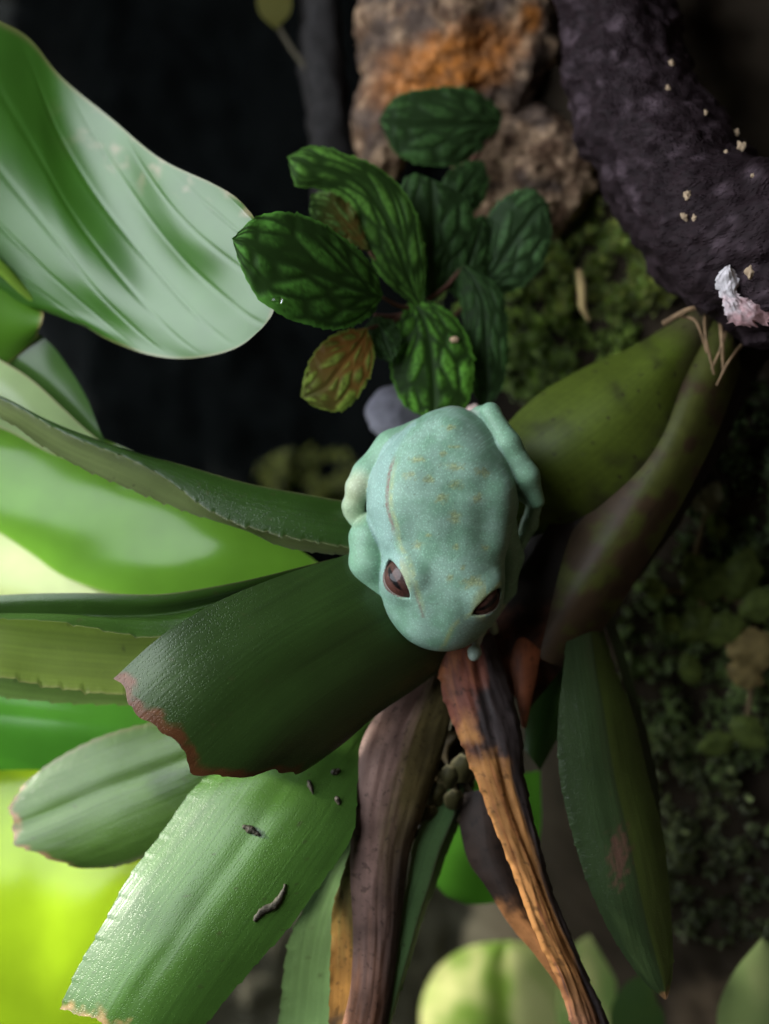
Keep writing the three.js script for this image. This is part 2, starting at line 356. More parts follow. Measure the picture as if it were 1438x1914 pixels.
// dark knotty log with lichen
{
  const o = thing('log', 'dark purple brown pitted log bending across the upper right corner', 'log', c(1438, 450, -190));
  const paint = (x, y, z) => { const n = fbm(x / 40, y / 40, z / 40, 5); return mul3(mix3([0.022, 0.0135, 0.0165], [0.088, 0.062, 0.075], sstep(0.0, 0.45, n)), 1 + 0.7 * fbm(x / 9, y / 9, z / 9, 3)); };
  const f = (q) => 46 * fbm(q.x / 110, q.y / 110, q.z / 110, 4) + 16 * fbm(q.x / 26, q.y / 26, q.z / 26, 3) - 10 * Math.max(0, noise(q.x / 17, q.y / 17, q.z / 17));
  const g = tube([[1135, -160, -330], [1155, 30, -310], [1180, 170, -280], [1245, 300, -240], [1340, 420, -190], [1450, 470, -150], [1600, 500, -120]], [112, 118, 126, 128, 148, 178, 188], 150, 90, f), lp = g.attributes.position.array.slice();
  part('trunk', colour(g, paint), M.rock, o);
  const onLog = (px, py) => { const v = new THREE.Vector3(); let z = -1e9, r = null; for (let i = 0; i < lp.length; i += 3) { v.set(lp[i], lp[i + 1], lp[i + 2]); const [x, y] = proj(v); if (Math.hypot(x - px, y - py) < 9 && v.z > z) { z = v.z; r = v.clone(); } } return r; };
  const lich = blade({ A: [[1352, 498, -40], [1336, 522, -42], [1348, 556, -45], [1358, 594, -50], [1392, 614, -54]], B: [[1362, 500, -42], [1386, 522, -38], [1378, 548, -40], [1424, 566, -40], [1450, 590, -46]], nu: 40, nv: 60, bulge: (s, t) => 9 * Math.sin(s * Math.PI) + 9 * fbm(s * 5, t * 7, 2, 4), teeth: 17, tooth: 13, curl: 16, ragged: 22,
    col: (s, t, x, y) => mul3(mix3([0.62, 0.58, 0.6], [0.5, 0.3, 0.31], sstep(0.3, 0.9, t + 0.5 * fbm(x / 20, y / 20))), 0.9 + 0.5 * fbm(x / 9, y / 9)) });
  part('lichen', clean(lich), M.soil, o, 'white and pink lichen crust');
  for (const [px, py, r, dz] of [[1279, 366, 7, -135], [1274, 400, 6, -130], [1294, 402, 5, -128], [1259, 112, 6, -215], [1384, 268, 8, -80], [1382, 245, 5, -90], [1399, 501, 8, -32], [1356, 276, 4, -90], [1326, 215, 4, -150], [1250, 158, 4, -210], [1402, 330, 3, 0]])
    { const at = onLog(px, py); if (at) part('grit', colour(stone(at, [r, r * 1.3, r * 0.7], 4, (v) => 1 + 0.9 * noise(v.x * 1.4 + px, v.y * 1.4, v.z * 1.4)), () => [0.4, 0.3, 0.2]), M.soil, o); }
}
// dark upright branch with one olive leaf
{
  const o = thing('branch', 'dark upright branch with one olive leaf left of the tan rock', 'branch', c(620, 340, -760));
  part('stem', colour(tube([[590, -160, -760], [600, 60, -750], [612, 200, -760], [622, 300, -770], [625, 420, -800]], [44, 48, 56, 52, 50], 50, 26, (q) => 22 * fbm(q.x / 50, q.y / 50, q.z / 50, 4)), (x, y) => mul3([0.03, 0.028, 0.028], 1 + 0.7 * fbm(x / 40, y / 40))), M.rock, o);
  part('leaf', clean(blade({ A: [[520, -70, -700], [482, -20, -690], [485, 25, -690], [515, 55, -700]], B: [[530, -70, -700], [545, -20, -690], [542, 25, -690], [515, 55, -700]], nu: 10, nv: 20, col: () => [0.09, 0.085, 0.02] })), M.quilt, o);
  part('twig', colour(tube([[515, 40, -705], [545, 90, -720], [600, 160, -740]], [5, 7, 10], 20, 8), () => [0.08, 0.07, 0.05]), M.soil, o);
}
// pale stones behind the frog
single('pebble', colour(stone(c(745, 772, -420), [70, 62, 50], 12, (v) => 1 + 0.2 * fbm(v.x * 2, v.y * 2, v.z * 2)), (x, y) => mul3([0.22, 0.215, 0.26], 1 + 0.5 * fbm(x / 40, y / 40))), M.soil, c(745, 830, -420), 'smooth lilac grey pebble behind the frog under the serrated leaf', 'pebble');
single('pebble', colour(stone(c(886, 778, -230), [20, 24, 18], 8, (v) => 1 + 0.25 * fbm(v.x * 2, v.y * 2, v.z * 2)), () => [0.55, 0.42, 0.38]), M.soil, c(886, 800, -230), 'tiny pale pink pebble touching the raised knee of the frog', 'pebble');

// ---------------------------------------------------------------- the bromeliad
const green = (base, o = {}) => (s, t, x, y, z) => {
  let k = mul3(base, 1 + 0.35 * fbm(x / 130, y / 130, z / 130, 3) + 0.2 * fbm(s * 6, t * 1.5, 4, 2));
  if (o.edge) k = mix3(k, o.edge, 0.7 * Math.max(sstep(0.955, 1, s), 1 - sstep(0, 0.045, s)));
  if (o.root) k = mix3(k, o.root, 1 - sstep(0, o.rootEnd ?? 0.35, t + 0.15 * fbm(x / 60, y / 60)));
  if (o.tip) k = mix3(k, mul3(o.tip, 1 + 0.6 * fbm(x / 14, y / 14, z / 14)), sstep(o.tipAt ?? 0.94, (o.tipAt ?? 0.94) + 0.03, t + 0.05 * fbm(x / 26, y / 26)));
  const sp = fbm(x / 16, y / 16, 60, 3); if (sp > 0.33) k = mix3(k, [0.05, 0.06, 0.02], sstep(0.33, 0.42, sp) * 0.7);
  return k;
};
const G1 = [0.085, 0.2, 0.06], G2 = [0.045, 0.105, 0.016], GY = [0.22, 0.31, 0.05], BROWN = [0.16, 0.07, 0.035];
const brom = thing('bromeliad', 'spiny edged green bromeliad with brown drooping dead leaves beneath the frog', 'bromeliad', c(1340, 640, -330));
const V = (k, p = 2) => (s, t, w) => -k * w * (1 - Math.abs(2 * s - 1) ** p);
const arch = (k) => (s, t, w) => k * w * Math.sin(Math.PI * clamp(s));
const leafOf = (opt, m = M.thick, label, name = 'leaf') => { const g = blade(opt), pick = g.userData.pick; clean(g); part(name, g, m, brom, label); return pick; };

// upper left pair
leafOf({ A: [[-170, 690, -150], [0, 740, -130], [97, 788, -120], [243, 842, -110], [341, 869, -105], [462, 903, -100], [584, 926, -100], [720, 950, -120]],
  B: [[-170, 696, -150], [0, 746, -125], [131, 815, -100], [243, 859, -85], [312, 897, -75], [385, 951, -65], [440, 978, -60], [540, 1005, -55], [650, 1024, -60], [740, 1036, -80]].map((p) => p),
  nv: 220, bulge: V(-0.12), teeth: 36, tooth: 9, toothEdges: 2, col: green([0.026, 0.062, 0.01], { edge: [0.17, 0.17, 0.08] }), seedN: 1 });
leafOf({ A: [[-170, 690, -160], [0, 744, -150], [131, 812, -140], [243, 856, -130], [312, 893, -125], [385, 946, -115], [440, 974, -105], [540, 1002, -100], [720, 1026, -110]],
  B: [[-170, 745, -150], [0, 782, -120], [68, 827, -110], [131, 864, -100], [204, 898, -95], [282, 930, -90], [355, 959, -85], [419, 979, -80], [467, 994, -75], [520, 1020, -72], [600, 1034, -75], [720, 1042, -90]],
  nv: 220, bulge: V(0.15), teeth: 38, tooth: 9, toothEdges: 3, col: green([0.24, 0.29, 0.11], { edge: [0.36, 0.3, 0.16] }), seedN: 2 }, M.thin);
// long folded leaf at mid left
leafOf({ A: [[-150, 1130, -80], [0, 1112, -70], [140, 1108, -65], [300, 1110, -60], [400, 1096, -55], [480, 1080, -50], [560, 1060, -50], [640, 1040, -55], [760, 1010, -80]].reverse(),
  B: [[-150, 1150, -20], [0, 1157, -15], [120, 1165, -15], [200, 1180, -20], [260, 1190, -30], [350, 1190, -45], [450, 1170, -60], [560, 1140, -75], [760, 1090, -110]].reverse(),
  nv: 200, bulge: (s, t, w) => -26 * Math.exp(-(((s - 0.38) / 0.12) ** 2)) - 10 * Math.sin(Math.PI * s), teeth: 60, tooth: 9, toothEdges: 2, col: green([0.032, 0.075, 0.012], { edge: [0.2, 0.2, 0.09] }), seedN: 3 });
// yellow green leaf under it
leafOf({ A: [[700, 1120, -190], [480, 1140, -170], [300, 1150, -150], [150, 1145, -140], [0, 1140, -130], [-160, 1135, -130]],
  B: [[700, 1220, -190], [480, 1290, -150], [330, 1300, -120], [220, 1300, -110], [150, 1292, -105], [70, 1280, -100], [0, 1264, -95], [-160, 1240, -90]],
  nv: 170, bulge: V(0.1), teeth: 42, tooth: 10, toothEdges: 2, col: green(GY, { edge: [0.3, 0.27, 0.12] }), seedN: 4 }, M.thin);
leafOf({ A: [[700, 1200, -230], [400, 1270, -210], [220, 1285, -190], [100, 1275, -185], [0, 1262, -180], [-160, 1235, -180]],
  B: [[700, 1260, -230], [400, 1330, -190], [240, 1318, -170], [150, 1316, -165], [60, 1310, -160], [0, 1303, -158], [-160, 1290, -155]],
  nv: 170, bulge: V(0.1), teeth: 44, tooth: 10, toothEdges: 2, col: green([0.13, 0.22, 0.05], { edge: [0.28, 0.27, 0.1] }), seedN: 5 }, M.thin);
// broken dark leaf in front
const pickDark = leafOf({ A: [[800, 1000, -150], [720, 1012, -90], [650, 1036, -50], [520, 1078, 0], [400, 1128, 40], [300, 1190, 70], [215, 1266, 80]],
  B: [[900, 1180, -190], [850, 1232, -150], [780, 1285, -100], [700, 1340, -60], [645, 1388, -40], [588, 1430, -30]],
  D: [[250, 1322, 84], [318, 1375, 76], [352, 1425, 62], [420, 1444, 44], [500, 1428, 16], [560, 1438, -16]],
  nu: 60, nv: 130, bulge: (s, t, w) => 0.16 * w * Math.sin(Math.PI * s) * (1 - 0.4 * t), ragged: 16, col: green([0.028, 0.058, 0.012], { tip: [0.1, 0.038, 0.014], tipAt: 0.955, root: [0.035, 0.065, 0.025] }), seedN: 6 }, M.thick, 'dark green leaf with a broken brown end');
// lower left blunt leaf
leafOf({ A: [[620, 1270, -250], [420, 1308, -240], [300, 1345, -240], [200, 1372, -240], [110, 1416, -240], [52, 1458, -240]],
  B: [[660, 1400, -240], [450, 1510, -200], [320, 1585, -180], [215, 1620, -190], [150, 1624, -195]],
  D: [[26, 1500, -240], [30, 1556, -230], [60, 1590, -215], [108, 1612, -200]],
  nu: 40, nv: 130, bulge: (s, t, w) => 0.1 * w * Math.sin(Math.PI * s) - 0.018 * w * Math.exp(-(((s - 0.4) / 0.06) ** 2)) + 4 * fbm(s * 4, t * 4, 6, 2), teeth: 30, tooth: 8, ragged: 18, col: green([0.065, 0.13, 0.022], { tip: [0.28, 0.15, 0.08], tipAt: 0.975, edge: [0.2, 0.17, 0.1] }), seedN: 7 });
// large bottom leaf
const pickBig = leafOf({ A: [[640, 1330, -170], [480, 1408, -140], [376, 1460, -115], [300, 1560, -80], [240, 1640, -55], [186, 1740, -30], [150, 1800, -20], [126, 1852, -12], [112, 1886, -10]],
  B: [[760, 1300, -180], [690, 1370, -130], [668, 1470, -80], [660, 1560, -45], [600, 1652, -20], [550, 1722, 0], [480, 1802, 18], [420, 1872, 25], [345, 1965, 30]],
  D: [[150, 1896, 0], [200, 1908, 10], [250, 1926, 20], [300, 1950, 28]],
  nu: 60, nv: 200, bulge: (s, t, w) => 0.1 * w * Math.sin(Math.PI * s) - 0.007 * w * Math.exp(-(((s - 0.5) / 0.07) ** 2)) + 2 * fbm(s * 4, t * 5, 2, 2), teeth: 44, tooth: 5, ragged: 10, col: green([0.058, 0.135, 0.022], { tip: [0.34, 0.22, 0.09], tipAt: 0.972 }), seedN: 8 });
// pale leaf standing behind the big one
leafOf({ A: [[700, 1480, -230], [640, 1580, -210], [565, 1700, -200], [538, 1770, -195], [527, 1850, -190], [521, 1914, -190], [512, 2010, -185]],
  B: [[730, 1500, -210], [710, 1600, -170], [690, 1700, -145], [680, 1790, -135], [670, 1914, -130], [665, 2010, -125]],
  nu: 22, nv: 140, bulge: V(0.05), teeth: 40, tooth: 8, toothEdges: 1, col: green([0.12, 0.21, 0.08]), seedN: 9 });
// folded leaf right of the brown one
leafOf({ A: [[850, 1460, -200], [800, 1525, -150], [775, 1570, -130], [762, 1650, -120], [742, 1750, -110], [722, 1860, -100], [700, 1990, -90]],
  B: [[875, 1480, -200], [866, 1540, -170], [834, 1640, -150], [803, 1712, -135], [776, 1792, -120], [752, 1860, -110], [712, 1990, -95]],
  nu: 24, nv: 140, bulge: (s, t, w) => (s < 0.62 ? 0 : -(s - 0.62) * 0.9 * w) + 6 * Math.sin(Math.PI * s), teeth: 46, tooth: 5, col: (s, t, x, y, z) => mix3(green([0.11, 0.21, 0.08])(s, t, x, y, z), [0.22, 0.25, 0.15], Math.exp(-(((s - 0.62) / 0.03) ** 2)) * 0.6), seedN: 10 });
// long leaf at the right and the narrow one behind it
leafOf({ A: [[1030, 1020, -230], [1062, 1130, -190], [1056, 1225, -140], [1043, 1340, -100], [1046, 1450, -80], [1070, 1560, -65], [1102, 1660, -55], [1150, 1760, -50], [1200, 1830, -45], [1242, 1868, -45]],
  B: [[1080, 1010, -250], [1118, 1140, -215], [1150, 1250, -185], [1182, 1330, -160], [1212, 1450, -135], [1240, 1560, -110], [1251, 1650, -90], [1258, 1760, -70], [1257, 1830, -55], [1246, 1868, -45]],
  nu: 40, nv: 180, bulge: (s, t, w) => 0.17 * w * (1 - Math.abs(2 * s - 1) ** 1.6) + 3 * fbm(s * 3, t * 5, 3, 3), teeth: 34, tooth: 4, col: (s, t, x, y, z) => {
    let k = green(s < 0.55 ? [0.028, 0.047, 0.017] : [0.055, 0.08, 0.015], { tip: [0.4, 0.18, 0.09], tipAt: 0.975, root: [0.03, 0.024, 0.012], rootEnd: 0.28 })(s, t, x, y, z);
    const [px, py] = proj({ x, y, z }), d = Math.hypot((px - 1158) / 22, (py - 1600) / 60); return mix3(k, [0.14, 0.06, 0.05], 0.7 * (1 - sstep(0.2, 1.2, d + 1.6 * fbm(x / 10, y / 14, 3, 4)))); }, seedN: 11 }, M.thick, 'dull green leaf with a red scar and dry tip');
leafOf({ A: [[1060, 1030, -260], [1120, 1140, -240], [1170, 1290, -220], [1208, 1440, -200], [1235, 1560, -180]], B: [[1090, 1020, -270], [1142, 1140, -255], [1188, 1290, -240], [1226, 1440, -215], [1238, 1560, -180]], nu: 10, nv: 80, teeth: 34, tooth: 5, col: green([0.035, 0.06, 0.02]), seedN: 12 });
leafOf({ A: [[1080, 1100, -260], [1010, 1240, -250], [985, 1330, -240], [980, 1400, -240]], B: [[1110, 1110, -260], [1080, 1240, -260], [1060, 1340, -250], [1010, 1440, -240]], nu: 16, nv: 60, bulge: arch(0.1), col: green([0.04, 0.09, 0.02]), seedN: 13 });

// sheathing leaf bases at the right
part('sheath', clean(blade({ A: [[1325, 560, -330], [1270, 595, -300], [1180, 648, -265], [1090, 688, -240], [1000, 742, -220], [930, 810, -230]], B: [[1325, 660, -250], [1275, 740, -190], [1245, 810, -160], [1190, 890, -150], [1100, 960, -165], [980, 1010, -210]],
  nu: 40, nv: 90, bulge: (s, t, w) => 0.26 * w * Math.sin(Math.PI * s), col: (s, t, x, y, z) => mul3(mix3(green([0.06, 0.084, 0.01], { root: [0.07, 0.055, 0.03], rootEnd: 0.3 })(s, t, x, y, z), [0.022, 0.022, 0.008], clamp(sstep(0.27, 0.36, fbm(x / 13, y / 15, 90, 3)) + 0.8 * sstep(0.12, 0.5, fbm(x / 80, y / 80, 70, 3)) + sstep(0.85, 1.1, s + 0.3 * fbm(x / 60, y / 60)))), 1 + 0.06 * Math.sin(s * 150) + 0.3 * fbm(x / 14, y / 14, 2)), seedN: 14 })), M.base, brom, 'yellow green swollen leaf base');
part('sheath', clean(blade({ A: [[1330, 590, -268], [1250, 700, -238], [1190, 830, -193], [1110, 940, -173], [1030, 1050, -173], [960, 1190, -208]], B: [[1385, 690, -238], [1345, 800, -198], [1305, 885, -173], [1250, 985, -163], [1170, 1115, -173], [1075, 1250, -218]],
  nu: 44, nv: 110, bulge: (s, t, w) => 0.34 * w * Math.sin(Math.PI * s), col: (s, t, x, y, z) => mul3(mix3(mix3([0.05, 0.055, 0.011], [0.042, 0.026, 0.013], sstep(-0.15, 0.25, 1.5 * fbm(x / 75, y / 75, 12, 4) + 0.7 * (t - 0.45))), [0.025, 0.016, 0.01], sstep(0.25, 0.4, fbm(x / 18, y / 22, 90, 3))), 1 + 0.07 * Math.sin(s * 140) + 0.5 * fbm(x / 26, y / 26)), seedN: 15 })), M.base, brom, 'olive and brown leaf base');
part('sheath', clean(blade({ A: [[1090, 900, -240], [1040, 960, -190], [990, 1040, -170], [930, 1130, -190], [880, 1210, -200]], B: [[1230, 960, -260], [1200, 1060, -250], [1140, 1150, -230], [1060, 1240, -210], [985, 1330, -200]],
  nu: 36, nv: 70, bulge: (s, t, w) => 0.22 * w * Math.sin(Math.PI * s), col: (s, t, x, y, z) => mix3([0.015, 0.01, 0.007], mul3([0.13, 0.045, 0.022], 1 + 1.2 * fbm(x / 30, y / 30)), sstep(0.55, 1, t + 0.5 * fbm(x / 70, y / 70))), seedN: 16 })), M.dead, brom, 'dark brown withered leaf base');
part('stem', colour(tube([[1440, 590, -360], [1350, 660, -330], [1260, 800, -300], [1140, 960, -290], [1000, 1110, -300], [860, 1180, -320]], [60, 95, 115, 130, 130, 110], 60, 28, (q) => 10 * fbm(q.x / 50, q.y / 50, q.z / 50)), (x, y) => mul3([0.015, 0.011, 0.008], 1 + fbm(x / 40, y / 40))), M.dead, brom);
for (const [a, b, d, r] of [[[1320, 575], [1318, 620], [1335, 700], 4], [[1345, 580], [1350, 640], [1352, 690], 5], [[1360, 600], [1352, 640], [1330, 690], 4], [[1300, 570], [1330, 560], [1380, 590], 7], [[1270, 590], [1300, 600], [1322, 660], 4], [[1390, 640], [1360, 680], [1340, 720], 4], [[1240, 605], [1290, 578], [1340, 575], 6]])
  part('root', colour(tube([[...a, -195], [...b, -160], [...d, -165]], [r, r * 0.9, r * 0.6], 24, 7, (q) => 2 * fbm(q.x / 12, q.y / 12)), (x, y) => mul3([0.24, 0.16, 0.09], 1 + 0.8 * fbm(x / 20, y / 20))), M.dead, brom);

// dead leaves
const deadCol = (f) => (s, t, x, y, z) => f(s, t, fbm(x / 45, y / 45, z / 45, 4), fbm(s * 9, t * 5, 3, 4), x, y, z);
const roll = (k) => (s, t, w) => k * w * Math.sqrt(Math.max(0, 1 - (2 * s - 1) ** 2));
part('dead_leaf', clean(blade({ A: [[790, 1210, -190], [730, 1300, -150], [682, 1372, -120], [662, 1450, -100], [655, 1560, -90], [655, 1650, -85], [660, 1750, -80], [654, 1850, -75], [640, 1914, -70], [622, 2010, -65]], B: [[850, 1210, -200], [845, 1330, -170], [822, 1430, -150], [792, 1520, -130], [767, 1590, -120], [752, 1700, -115], [740, 1800, -110], [725, 1914, -105], [708, 2010, -100]],
  nu: 34, nv: 180, bulge: (s, t, w) => roll(lerp(0.16, 0.3, sstep(0.2, 0.6, t)))(s, t, w) + 5 * fbm(s * 7, t * 5, 1, 3), col: deadCol((s, t, n, m) => {
    let k = mix3([0.19, 0.12, 0.1], [0.1, 0.08, 0.03], sstep(0.35, 0.6, s + 0.3 * m) * sstep(0.7, 0.35, t));
    k = mix3(k, [0.2, 0.095, 0.055], sstep(0.65, 0.95, t + 0.3 * m)); k = mix3(k, [0.05, 0.04, 0.035], sstep(0.55, 0.85, s + 0.2 * n) * sstep(0.3, 0.6, t)); return mul3(k, 1 + 0.7 * n); }), seedN: 21 })), M.dead, brom, 'rolled brown dead leaf hanging straight down');
part('dead_leaf', clean(blade({ A: [[664, 1560, -100], [638, 1640, -105], [622, 1700, -105], [618, 1780, -100], [617, 1850, -98], [615, 2010, -95]], B: [[690, 1560, -95], [686, 1640, -90], [688, 1700, -85], [690, 1780, -85], [686, 1850, -80], [670, 2010, -75]],
  nu: 14, nv: 90, teeth: 34, tooth: 4, toothEdges: 1, wave: 6, col: deadCol((s, t, n, m) => mul3(mix3(mix3([0.2, 0.17, 0.05], [0.3, 0.15, 0.035], sstep(0.2, 0.6, t + 0.3 * m)), [0.04, 0.035, 0.03], sstep(0.72, 0.82, t + 0.2 * n)), 1 + 0.6 * n)), seedN: 22 })), M.dead, brom, 'thin yellow brown edge of a dead leaf');
part('dead_leaf', clean(blade({ A: [[818, 1190, -150], [826, 1290, -110], [862, 1390, -80], [895, 1470, -65], [925, 1550, -55], [962, 1640, -45], [1002, 1750, -40], [1040, 1830, -35], [1066, 1914, -30], [1086, 2010, -25]], B: [[925, 1190, -160], [958, 1300, -130], [976, 1370, -110], [982, 1450, -95], [1002, 1550, -85], [1032, 1660, -75], [1072, 1760, -70], [1108, 1850, -65], [1136, 1914, -60], [1156, 2010, -55]],
  nu: 44, nv: 190, teeth: 46, tooth: 6, wave: 5, waveF: 8, bulge: (s, t, w) => roll(0.24)(s, t, w) - 6 * Math.exp(-(((s - 0.6 + 0.12 * Math.sin(t * 5)) / 0.07) ** 2)) + 7 * fbm(s * 6, t * 7, 5, 3), col: deadCol((s, t, n, m, x, y, z) => {
    const [px, py] = proj({ x, y, z });
    let k = mix3([0.17, 0.06, 0.04], [0.36, 0.17, 0.055], sstep(0.16, 0.32, t + 0.2 * n));
    k = mix3(k, [0.32, 0.12, 0.045], sstep(0.0, 0.4, m)); k = mix3(k, [0.17, 0.085, 0.055], sstep(0.72, 0.95, t));
    k = mix3(k, [0.045, 0.035, 0.035], clamp(sstep(0.56, 0.74, s + 0.3 * m + 0.1 * n) + (1 - sstep(0.4, 1.3, Math.hypot((px - 925) / 40, (py - 1345) / 75) + 1.3 * n)) + sstep(0.3, 0.42, m) * 0.7));
    return mul3(k, 1 + 0.8 * n); }), seedN: 23 })), M.dead, brom, 'orange brown twisted dead leaf with black streaks');
part('dead_leaf', clean(blade({ A: [[890, 1060, -250], [925, 1150, -200], [945, 1220, -170], [962, 1290, -150], [976, 1360, -140]], B: [[1060, 1020, -240], [1040, 1130, -200], [1015, 1200, -170], [1003, 1265, -155], [984, 1360, -140]], nu: 18, nv: 50, bulge: arch(0.2), col: deadCol((s, t, n, m) => mul3(mix3(mix3([0.06, 0.03, 0.02], [0.22, 0.07, 0.03], sstep(0.25, 0.6, t + 0.3 * n)), [0.06, 0.02, 0.014], sstep(0.1, 0.45, m)), 1 + 0.9 * n)), seedN: 24 })), M.dead, brom, 'rust red withered leaf');
part('dead_leaf', clean(blade({ A: [[850, 1490, -200], [862, 1560, -165], [876, 1610, -150], [912, 1662, -130], [950, 1722, -115], [990, 1770, -105], [1048, 1850, -100]], B: [[960, 1470, -190], [965, 1580, -160], [978, 1640, -140], [1000, 1700, -130], [1030, 1760, -125], [1070, 1830, -110], [1080, 1870, -105]],
  nu: 24, nv: 100, bulge: (s, t, w) => 0.25 * w * Math.sin(Math.PI * s), wave: 8, col: deadCol((s, t, n, m) => mul3(mix3([0.035, 0.022, 0.016], [0.46, 0.2, 0.07], sstep(0.48, 0.6, t + 0.12 * n) * sstep(0.75, 0.4, s + 0.3 * m)), 1 + 0.7 * n)), seedN: 25 })), M.dead, brom, 'dark dead leaf with an orange lower edge');
part('dead_leaf', clean(blade({ A: [[850, 1340, -230], [820, 1400, -200], [800, 1450, -190], [785, 1510, -180], [772, 1572, -165]], B: [[905, 1380, -240], [893, 1450, -215], [880, 1500, -200], [862, 1540, -190], [800, 1572, -165]], nu: 40, nv: 80, curl: 16, bulge: (s, t) => 9 * Math.sin(s * 15 + 5 * Math.sin(t * 7)), teeth: 26, tooth: 14, col: deadCol((s, t, n) => mul3(mix3([0.055, 0.042, 0.018], [0.26, 0.2, 0.1], Math.max(sstep(0.93, 1, s), sstep(0.07, 0, s))), 1 + 0.8 * n)), seedN: 26 })), M.dead, brom, 'crumpled scalloped dead leaf');
for (let i = 0; i < 5; i++) {
  const [px, py, r] = [[868, 1432, 24], [842, 1448, 20], [815, 1478, 22], [800, 1520, 20], [850, 1490, 18]][i], q = -170 + i * 2;
  part('dead_scale', clean(blade({ A: [[px - r, py + r, q], [px - r * 1.1, py - r * 0.2, q + 12], [px - r * 0.3, py - r, q + 16]], B: [[px + r * 0.4, py + r * 1.3, q], [px + r, py, q + 6], [px + r * 0.6, py - r * 0.8, q + 12]], nu: 12, nv: 16, bulge: arch(0.3), curl: 6, col: deadCol((s, t, n) => mul3(mix3([0.06, 0.055, 0.02], [0.3, 0.26, 0.13], Math.max(sstep(0.86, 1, s), sstep(0.14, 0, s), sstep(0.86, 1, t))), 1 + 0.7 * n)), seedN: 30 + i })), M.dead, brom);
}

// scraps lying on the large leaf
{
  const scrap = (pts, r, label, flat = 0.45) => {
    const on = pts.map(([px, py]) => { const h = pickBig(px, py); return h.p.addScaledVector(h.n, r * flat); });
    const g = tube(on, [r * 0.5, r, r * 1.1, r * 0.8, r * 0.3], 30, 10, (q) => r * 0.9 * fbm(q.x / 8, q.y / 8, q.z / 8, 3));
    single('leaf_scrap', colour(g, (x, y) => mul3([0.06, 0.055, 0.04], 1 + 1.5 * fbm(x / 7, y / 7))), M.dead, on[0], label, 'leaf scrap');
  };
  scrap([[473, 1722], [492, 1705], [512, 1692], [528, 1674], [536, 1654]], 6.5, 'long dark curved leaf scrap on the large bottom leaf');
  scrap([[452, 1546], [464, 1548], [476, 1552], [488, 1562]], 6.5, 'short grey crumpled leaf scrap high on the large bottom leaf');
  scrap([[575, 1460], [581, 1472], [585, 1486]], 4, 'thin dark sliver on the large leaf near the brown leaf');
  scrap([[618, 1440], [626, 1442], [636, 1438]], 6, 'small dark crumb uppermost on the large bottom leaf');
  scrap([[626, 1488], [632, 1494], [634, 1502]], 5, 'small dark crumb beside the brown leaf below the uppermost crumb');
}

